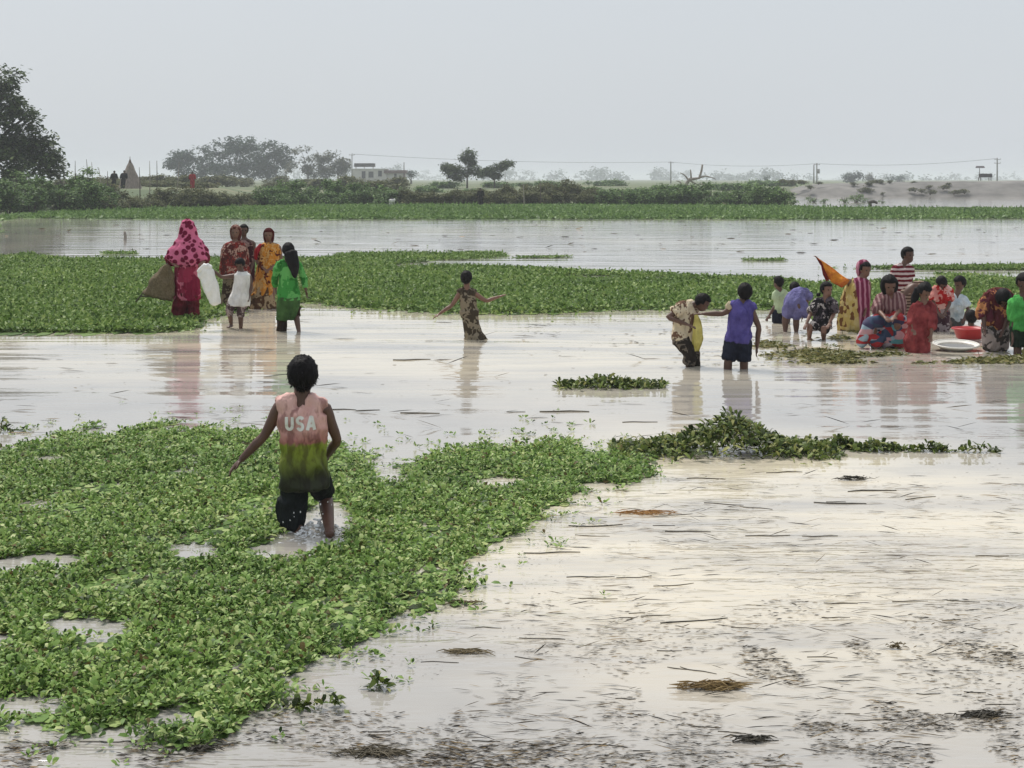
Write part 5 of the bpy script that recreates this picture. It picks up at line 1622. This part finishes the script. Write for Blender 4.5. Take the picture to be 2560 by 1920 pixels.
# white goat grazing at the far shore
D = 131.0
p = pp(980, 516, D)
e = empty('goat', (p.x, D, max(0.0, p.z)), 'small white goat with dark back at the far shore below the house', 'goat')
g = Geo()
g.tube([(-0.32, 0, 0.42), (-0.12, 0, 0.44), (0.12, 0, 0.43), (0.30, 0, 0.47)], [(0.12, 0.13), (0.15, 0.17), (0.13, 0.15), (0.10, 0.12)], 12, wide=(0, 1, 0), sub=3)
g.tube([(0.28, 0, 0.50), (0.40, 0, 0.56), (0.46, 0, 0.50)], [0.08, 0.06, 0.055], 8, sub=2)
g.tube([(0.45, 0, 0.52), (0.56, 0, 0.44)], [0.055, 0.03], 8)
for s in (-1, 1):
    g.tube([(0.44, s * 0.04, 0.56), (0.42, s * 0.12, 0.53)], [0.02, 0.015], 6)
    g.tube([(0.24, s * 0.07, 0.42), (0.25, s * 0.07, 0.2), (0.24, s * 0.07, 0.0)], [0.05, 0.026, 0.022], 7)
    g.tube([(-0.27, s * 0.07, 0.44), (-0.22, s * 0.07, 0.28), (-0.31, s * 0.07, 0.17), (-0.29, s * 0.07, 0.0)], [0.075, 0.045, 0.026, 0.022], 7)
g.tube([(-0.34, 0, 0.5), (-0.42, 0, 0.46)], [0.025, 0.012], 6)
me = remesh(g, 0.016, 2)
link('body', me, mat_noise('white_coat', (0.55, 0.53, 0.50), (0.7, 0.68, 0.65), 6, 0.9, 0.3, 0.01), e)
me = remesh(Geo().tube([(-0.20, 0, 0.55), (0.0, 0, 0.58), (0.18, 0, 0.55)], [(0.06, 0.10), (0.07, 0.13), (0.06, 0.10)], 10, wide=(0, 1, 0), sub=2), 0.016, 2)
link('dark_back', me, M_HAIR, e)
e.rotation_euler = (0, 0, math.radians(65))

# dead tree lying with pale bare branches
D = 150.0
br = lambda pts, r0, r1: Geo().tube([pp(x, y, D) - dt for x, y in pts], list(np.linspace(r0, r1, len(pts))), 8, sub=2)
dt = pp(1712, 490, D)
dt.z = ground_z(dt.x, D)
e = empty('dead_tree', dt, 'pale dead tree with bare crooked branches leaning over the hedge', 'tree')
link('trunk', br([(1700, 500), (1712, 470), (1724, 448), (1748, 445), (1756, 412)], 0.20, 0.09).mesh('trunk'), DEADWOOD, e)
for pts in ([(1712, 470), (1700, 455), (1690, 452)], [(1722, 452), (1712, 438), (1700, 432)], [(1728, 448), (1727, 430), (1726, 424)], [(1724, 450), (1745, 462), (1765, 458)], [(1748, 445), (1765, 440), (1790, 448)]):
    link('branch', br(pts, 0.09, 0.03).mesh('branch'), DEADWOOD, e)

# white house with its dark roof room and side wing
D = 420.0
k = D / F
M_WALL = mat_noise('house_plaster', (0.46, 0.44, 0.40), (0.60, 0.58, 0.54), 0.6, 0.9, 0.1, 0.02)
M_DARKW = mat_noise('window_dark', (0.03, 0.03, 0.035), (0.05, 0.05, 0.055), 2, 0.3, 0)
M_ROOF = mat_noise('dark_roof', (0.045, 0.04, 0.042), (0.08, 0.07, 0.07), 1, 0.8, 0.2, 0.03)
M_ROOFR = mat_noise('rusty_roof', (0.10, 0.06, 0.055), (0.16, 0.10, 0.09), 1, 0.8, 0.2, 0.03)
hx0 = (920 - CX) * k
gz = ground_z(hx0, D)
e = empty('house', (hx0, D, gz), 'pale flat-roofed house with dark windows and a rusty-roofed side wing', 'house')


def hbox(name, mat, x0, x1, y0, y1, d0, d1, parent=e):
    zt, zb_ = H - (y0 - HY) * k - gz, H - (y1 - HY) * k - gz
    return link(name, Geo().box((((x0 + x1) / 2 - 920) * k, (d0 + d1) / 2, (zt + zb_) / 2), ((x1 - x0) * k, d1 - d0, zt - zb_)).mesh(name), mat, parent, smooth=False)


wall = hbox('wall', M_WALL, 881, 966, 424, 461, 0, 7)
hbox('parapet', M_WALL, 879, 968, 421.5, 424, -0.15, 7.15)
for x0, x1, y0, y1 in ((905, 913, 428, 446), (922, 933, 429, 444), (946, 954, 427, 441)):
    w_ = hbox('window', M_DARKW, x0, x1, y0, y1, -0.03, 0.2)
    hbox('frame', M_ROOF, x0 - 0.6, x0, y0 - 0.6, y1 + 0.6, -0.06, 0.1, w_)
    hbox('frame', M_ROOF, x1, x1 + 0.6, y0 - 0.6, y1 + 0.6, -0.06, 0.1, w_)
    hbox('sill', M_WALL, x0 - 1, x1 + 1, y1 + 0.6, y1 + 1.6, -0.18, 0.1, w_)
hbox('roof_room', M_ROOF, 884, 934, 408, 417, 1.5, 5.5)
for x in (887, 908, 930):
    hbox('roof_post', M_WALL, x, x + 2, 417, 421.5, 2, 2.4)
hbox('side_wing', M_WALL, 966.2, 1012, 433, 461, 0.6, 6)
hbox('wing_roof', M_ROOFR, 960, 1015, 425.5, 433, -0.3, 6.6)
for x0, x1 in ((985, 991),):
    hbox('door', M_DARKW, x0, x1, 434, 450, 0.55, 0.8)
hbox('wing_post', M_ROOFR, 1008, 1012.5, 433.5, 448, 0.3, 0.55)


def pole(label, u, top, D, arms=1, box=False, r=0.14):
    k = D / F
    x = (u - CX) * k
    zb_ = ground_z(x, D)
    if 34 < x < 330 and 214 < D < 245: zb_ = 2.0
    e = empty('power_pole', (x, D, zb_), label, 'pole')
    hgt = H - (top - HY) * k - zb_
    link('post', Geo().tube([(0, 0, 0), (0, 0, hgt)], [r, r * 0.75], 10).mesh('post'), M_CONC, e)
    for i in range(arms):
        z = hgt - 0.35 - i * 0.9
        a_ = link('crossarm', Geo().box((0, -r - 0.06, z), (1.5, 0.1, 0.12)).mesh('crossarm'), M_CONC, e, smooth=False)
        for s in (-0.65, 0, 0.65):
            link('insulator', Geo().tube([(s, -r - 0.06, z + 0.06), (s, -r - 0.06, z + 0.26)], [0.06, 0.04], 7).mesh('insulator'), M_CONC, a_)
    if box:
        link('transformer', Geo().tube([(0.35, -r, hgt - 2.6), (0.35, -r, hgt - 1.5)], [0.38, 0.38], 12, cap=0.15).mesh('transformer'), M_CONC, e)
        link('second_post', Geo().tube([(-0.75, 0.2, 0), (-0.7, 0.2, hgt * 0.93)], [r, r * 0.75], 10).mesh('second_post'), M_CONC, e)
    return Vector((x, D, zb_ + hgt - 0.1))


M_CONC = mat_noise('weathered_concrete', (0.20, 0.19, 0.18), (0.30, 0.29, 0.27), 2, 0.9, 0.1, 0.01)
tops = [pole('slim pole at the left corner of the white house', 880, 384, 425, 1),
        pole('short pole at the right corner of the side wing', 1010, 406, 425, 0, r=0.16),
        pole('faint slim pole beyond the hedge right of the lone tree', 1263, 428, 620, 0, r=0.14),
        pole('tall plain power pole left of the dead tree', 1677, 404, 480, 1, r=0.22),
        pole('double power pole with transformer beyond the right hedge', 2042, 408, 430, 1, True, r=0.2),
        pole('power pole on the right beside the stilt hut', 2493, 395, 400, 2, r=0.2)]
for a, b_, lb in ((0, 3, 'power line from the house to the tall plain pole'), (3, 4, 'power line from the tall plain pole to the double pole'), (4, 5, 'power line sagging from the double pole to the right pole')):
    p, q = tops[a], tops[b_]
    pts = []
    for i in range(17):
        t = i / 16
        pt = lerp(p, q, t)
        pt.z -= 4 * t * (1 - t) * 0.9
        pts.append(pt)
    o = link('power_line', Geo().tube([x - p for x in pts], [0.035] * 17, 5).mesh('power_line'), M_ROOF, None, p)
    tag(o, lb, 'cable')

# stilt hut on the bank
D = 228.0
k = D / F
x = (2462 - CX) * k
e = empty('stilt_hut', (x, D, 2.0), 'tiny dark hut on stilts on top of the earth bank', 'hut')
for sx in (-0.7, 0.7):
    for sy in (-0.5, 0.5):
        link('stilt', Geo().tube([(sx, sy, 0), (sx, sy, 0.45)], [0.05, 0.05], 6).mesh('stilt'), BARK, e)
link('cabin', Geo().box((0.1, 0, 0.7), (1.5, 1.2, 0.5)).mesh('cabin'), M_ROOF, e, smooth=False)
link('mast', Geo().tube([(-0.7, 0, 0.4), (-0.72, 0, 1.85)], [0.05, 0.04], 6).mesh('mast'), BARK, e)
g = Geo()
for sx in (-1.15, -0.1):
    g.v += [Vector((sx, -0.5, 1.72)), Vector((sx, 0.5, 1.72)), Vector((sx, 0, 2.0)), ]
g.f = [(0, 1, 2), (3, 5, 4), (0, 2, 5, 3), (1, 4, 5, 2), (0, 3, 4, 1)]
link('roof', g.mesh('roof'), M_ROOF, e, smooth=False)

# small things at the right end of the weed strip
p = gp(2176, 520)
e = empty('tree_stump', p, 'dark hooked stump at the shore of the far water on the right', 'stump')
link('trunk', Geo().tube([(0, 0, -0.1), (-0.02, 0, 0.25), (-0.05, 0, 0.5)], [0.16, 0.13, 0.12], 9, sub=2).mesh('trunk'), STRAW_DARK, e)
link('side_branch', Geo().tube([(-0.05, 0, 0.42), (0.25, 0, 0.50), (0.52, 0, 0.36)], [0.13, 0.12, 0.09], 8, sub=2).mesh('side_branch'), STRAW_DARK, e)
p = gp(2215, 522)
tag(link('driftwood', Geo().tube([(-0.3, 0, 0.03), (0, 0, 0.1), (0.3, 0, 0.04)], [0.05, 0.09, 0.05], 8, sub=2).mesh('driftwood'), STRAW_DARK, None, p), 'short dark lump of driftwood right of the hooked stump', 'driftwood')
p = pp(1808, 503, 137)
tag(link('plank', Geo().box((0, 0, 0), (1.25, 0.25, 0.12), Matrix.Rotation(0.05, 3, 'Y')).mesh('plank'), DEADWOOD, None, p), 'pale plank lying before the hedge at its right end', 'plank')
p = gp(1812, 520)
tag(link('bent_stick', Geo().tube([(-0.2, 0, 0.4), (0.05, 0, 0.3), (0.15, 0, 0.05), (0.25, 0, 0.0)], [0.04, 0.04, 0.035, 0.02], 7, sub=2).mesh('bent_stick'), STRAW, None, p), 'yellowish bent stick in the weed strip below the pale plank', 'stick')

# mooring stakes standing in the far water
for u, py, hgt, lb in ((312, 600, 0.30, 'short grey stake standing in the water left of the pink woman'),):
    p = gp(u, py)
    tag(link('stake', Geo().tube([(0, 0, BED), (0.02, 0, hgt * 0.5), (-0.01, 0, hgt)], [0.06, 0.055, 0.045], 8).mesh('stake'), DEADWOOD, None, p), lb, 'stake')
# ------------------------------------------------------------------ floating debris
STRAW_MID = mat_noise('damp_straw', (0.06, 0.05, 0.03), (0.13, 0.105, 0.065), 12, 0.8, 0.3, 0.005)
def stick(px, py, ln_px, ang, mat=STRAW_DARK, r=None, name='reed_stem', lab=None, group=None, seed=0):
    p = gp(px, py)
    k = (py - HY) / H
    ln = ln_px / k
    rr = r or min(0.007, max(0.003, ln * 0.014)) * (p.y / 9) ** 0.5
    R_ = random.Random(px * 7 + py)
    yaw = math.tan(math.radians(ang)) * p.y / H * -1
    d = Vector((1, max(-2.5, min(2.5, yaw)), 0)).normalized()
    s = Vector((-d.y, d.x, 0))
    ln = min(ln / max(0.3, abs(d.x)), 0.75)
    pts = [d * (t - 0.5) * ln + s * (R_.uniform(-1, 1) * 0.07 * ln) + Vector((0, 0, rr * 0.35 + R_.uniform(0, 0.25) * rr)) for t in (0, 0.3, 0.62, 1)]
    o = link(name, Geo().tube(pts, [rr * 0.7, rr, rr * 0.9, rr * 0.45], 6, sub=2).mesh(name), mat, None, p)
    tag(o, lab or 'thin dark reed stem floating flat on the open water', 'reed stem', group or 'floating reed stems')
    return o


S1 = [(1411, 1029, 130, 0), (1600, 1056, 100, 1), (1765, 1197, 110, 2), (1960, 1181, 95, -1), (1810, 1260, 100, 3), (1890, 1270, 80, 6), (1690, 1287, 110, -1), (1490, 1315, 150, 0), (1660, 1315, 70, -2), (1720, 1330, 120, 2), (1920, 1340, 120, -1), (2050, 1340, 100, -1),
      (1380, 1382, 140, -1), (1480, 1340, 80, 4), (2180, 1228, 150, -3), (2300, 1245, 90, -4), (2480, 1390, 90, 0), (2100, 1258, 120, 1), (850, 1024, 90, 0), (1030, 900, 100, 0), (1290, 1030, 60, 0), (1050, 1033, 90, 0), (2090, 1255, 60, 0), (920, 1026, 60, 0)]
for x, y, w, a in [(340, 75, 230, -2), (530, 75, 200, -3), (700, 108, 180, -3), (370, 168, 200, 1), (790, 265, 270, -4), (540, 230, 80, -2), (1420, 188, 150, 1), (1720, 180, 200, -1), (1950, 180, 180, 1), (1400, 250, 140, -3), (70, 425, 130, 6), (130, 343, 200, 0), (680, 392, 100, 0), (720, 470, 130, 7), (800, 480, 140, 11), (490, 600, 90, 3),
                   (1340, 420, 150, -1), (1090, 432, 160, -1), (1180, 505, 80, -10), (1470, 665, 70, 2), (2000, 572, 100, 0), (1800, 580, 120, 0), (2110, 625, 150, 0), (1560, 692, 180, 1), (390, 800, 210, 2), (560, 825, 80, 2), (1090, 780, 120, 1), (1150, 890, 200, 2), (2110, 400, 130, 0), (1900, 260, 90, -4), (620, 240, 150, -1), (1000, 295, 120, 3), (830, 720, 150, 4), (950, 745, 120, 5)]:
    S1.append((1280 + x * 0.5787, 1400 + y * 0.5787, w * 0.5787, a))
for x, y, w, a in [(480, 612, 330, 0), (1640, 570, 110, 0), (1640, 583, 110, 0), (1620, 680, 150, 4), (1900, 270, 150, 0), (2100, 610, 140, 0), (2110, 120, 120, 1), (60, 640, 60, 0)]:
    S1.append((x * 0.5787, 1500 + y * 0.5787, w * 0.5787, a))
MARKS = [((1785, 1722), 'the yellow brown straw clump'), ((1610, 1283), 'the orange brown straw wisp'), ((1170, 1632), 'the brown straw wisp'), ((940, 1885), 'the rotten straw heap at the bottom'), ((505, 1878), 'the small straw bunch at the bottom left'), ((2238, 1622), 'the upright brown leaf bit'), ((1880, 1852), 'the straw bunch near the bottom edge'), ((1830, 1128), 'the large weed mound'), ((2130, 1200), 'the dark leafy bit'), ((2450, 1790), 'the straw streak at lower right'), ((1520, 966), 'the low weed clump'), ((750, 1330), 'the foreground boy'), ((2480, 1390), 'the right edge'), ((1430, 1500), 'the open water right of the weed bed')]
near = {}
for i, (x, y, w, a) in enumerate(S1):
    j = min(range(len(MARKS)), key=lambda q: math.hypot(MARKS[q][0][0] - x, (MARKS[q][0][1] - y) * 1.6))
    near.setdefault(j, []).append((math.hypot(MARKS[j][0][0] - x, (MARKS[j][0][1] - y) * 1.6), x, y, w, a))
for j, lst in near.items():
    for i, (dd, x, y, w, a) in enumerate(sorted(lst)):
        R_ = random.Random(i * 31 + j)
        stick(x, y, w * R_.uniform(0.75, 1.1), a + R_.uniform(-2, 2), [STRAW_DARK, STRAW_DARK, STRAW_MID][R_.randrange(3)], lab='thin reed stem floating %snearest to %s' % ('' if i == 0 else ORD[i] + ' ', MARKS[j][1]))


def clump(px, py, w_px, label, mat, n, hgt, seed, cat='straw clump', name='straw_clump'):
    p = gp(px, py)
    w = w_px * H / (py - HY)
    R_ = random.Random(seed)
    g = Geo()
    for i in range(n * 2):
        c = Vector((R_.gauss(0, 0.3) * w, R_.gauss(0, 0.10) * w, R_.uniform(0.003, hgt * 0.7)))
        a = R_.gauss(0, 0.5)
        d = Vector((math.cos(a), math.sin(a), R_.uniform(-0.12, 0.12))) * R_.uniform(0.12, 0.3) * w
        g.tube([c - d, c + Vector((0, 0, R_.uniform(0, 0.01))), c + d], [0.0015, 0.003, 0.001], 5)
    o = link(name, g.mesh(name), mat, None, p)
    return tag(o, label, cat)


clump(1785, 1722, 110, 'yellow brown clump of matted straw floating alone at lower right', mat_noise('yellow_straw', (0.13, 0.08, 0.025), (0.30, 0.21, 0.09), 10, 0.85, 0.3, 0.005), 70, 0.035, 1)
clump(1610, 1283, 100, 'orange brown straw wisp floating right of the foreground weed bed', mat_noise('orange_straw', (0.26, 0.12, 0.03), (0.42, 0.22, 0.07), 10, 0.8, 0.3, 0.005), 26, 0.012, 2)
clump(1170, 1632, 100, 'brown straw wisp floating below the tip of the weed bed', STRAW, 24, 0.012, 3)
clump(940, 1885, 130, 'dark rotten straw heap at the bottom edge of the picture', STRAW_MID, 44, 0.012, 4)
clump(505, 1878, 60, 'small dark straw bunch at the bottom left', STRAW_DARK, 26, 0.02, 5)
clump(2238, 1622, 32, 'single upright brown leaf bit floating on the right', STRAW, 16, 0.035, 6)
clump(1880, 1852, 90, 'dark brown straw bunch near the bottom edge right of centre', STRAW_DARK, 34, 0.02, 7)
clump(1165, 1510, 60, 'yellow brown straw bit at the lower tip of the weed bed', STRAW, 24, 0.02, 8)
clump(2130, 1200, 60, 'dark leafy bit floating below the trailing tufts', STRAW_DARK, 26, 0.04, 9)
clump(2450, 1790, 100, 'dark straw streak floating at the lower right', STRAW_DARK, 26, 0.012, 10)

# fine bits nobody could count
r = np.random.default_rng(88)
Ls = []
def flecks(n, x0, x1, y0, y1, smin, smax, gapv, seed):
    f1 = sin_noise(seed, 14, 2.0, 16.0)
    px = r.uniform(x0, x1, n * 4); py = r.uniform(y0, y1, n * 4)
    d = H * F / (py - HY); x = (px - CX) / F * d
    ok = f1(x, d * 0.6) > gapv
    for p in kpoly_fg:
        ok &= ~in_poly(px, py, p)
    x, d = x[ok][:n], d[ok][:n]
    return np.stack([x, d, np.full(len(x), 0.003)], 1), r.uniform(smin, smax, len(x)) * (d / 8) ** 0.5
kpoly_fg = [FG]
parts = [flecks(1300, 0, 1500, 1855, 1925, 0.01, 0.06, -0.4, 33), flecks(2400, 1850, 2560, 1600, 1830, 0.006, 0.045, 0.1, 31), flecks(900, 1500, 2300, 1780, 1900, 0.006, 0.04, -0.2, 32), flecks(3200, 0, 2560, 1780, 1930, 0.008, 0.05, 0.15, 1), flecks(2000, 1250, 2560, 1500, 1800, 0.006, 0.045, 0.3, 2), flecks(900, 1150, 2560, 1150, 1500, 0.004, 0.022, 0.0, 3), flecks(700, 900, 1500, 1250, 1700, 0.004, 0.022, -0.2, 4),
         flecks(420, 1650, 2560, 800, 930, 0.012, 0.06, 0.0, 5), flecks(240, 0, 2560, 900, 1150, 0.008, 0.04, 0.5, 6), flecks(260, 0, 2560, 560, 640, 0.02, 0.14, 0.6, 7), flecks(320, 1300, 2100, 780, 900, 0.012, 0.05, 0.2, 8)]
P = np.concatenate([a for a, b_ in parts]); L = np.concatenate([b_ for a, b_ in parts])
nf = 1500
NP, NL = flecks(nf, 1150, 2560, 1180, 1900, 0.03, 0.14, -0.5, 12)
n2, l2 = flecks(260, 0, 2560, 800, 1100, 0.05, 0.22, -0.2, 13)
P = np.concatenate([P, NP, n2]); Lw = np.concatenate([L * r.uniform(0.05, 0.2, len(L)), NL * 0.05, l2 * 0.05]); L = np.concatenate([L, NL, l2])
az = r.normal(0, 0.3, len(P)) + np.pi * (r.random(len(P)) < 0.5)
v, s, lo, k = leaves_np(P, L, Lw, az, r.uniform(-0.02, 0.12, len(P)) + 0.22 * (r.random(len(P)) < 0.2), 0.05, 2)
DEB = mat_leaf('debris', [(0.0, (0.012, 0.010, 0.008)), (0.5, (0.035, 0.028, 0.02)), (0.75, (0.10, 0.075, 0.045)), (1.0, (0.28, 0.20, 0.11))], 0.6, 0.0)
v[:, 2] = np.maximum(v[:, 2], 0.002)
tag(link('floating_debris', np_mesh('floating_debris', v, s, lo), DEB, smooth=False), 'fine dark plant bits scattered over the muddy water', 'debris', kind='stuff')

# ------------------------------------------------------------------ haze
m = bpy.data.materials.new('haze')
m.use_nodes = True
nt = m.node_tree
nt.nodes.clear()
out = nt.nodes.new('ShaderNodeOutputMaterial')
vol = nt.nodes.new('ShaderNodeVolumePrincipled')
vol.inputs['Color'].default_value = (0.90, 0.94, 1.0, 1)
vol.inputs['Density'].default_value = 0.0005
vol.inputs['Anisotropy'].default_value = 0.2
nt.links.new(vol.outputs[0], out.inputs['Volume'])
o = link('haze', Geo().box((0, 0, 6.4), (14400, 14400, 15.4)).mesh('haze'), m, smooth=False)
tag(o, kind='stuff')
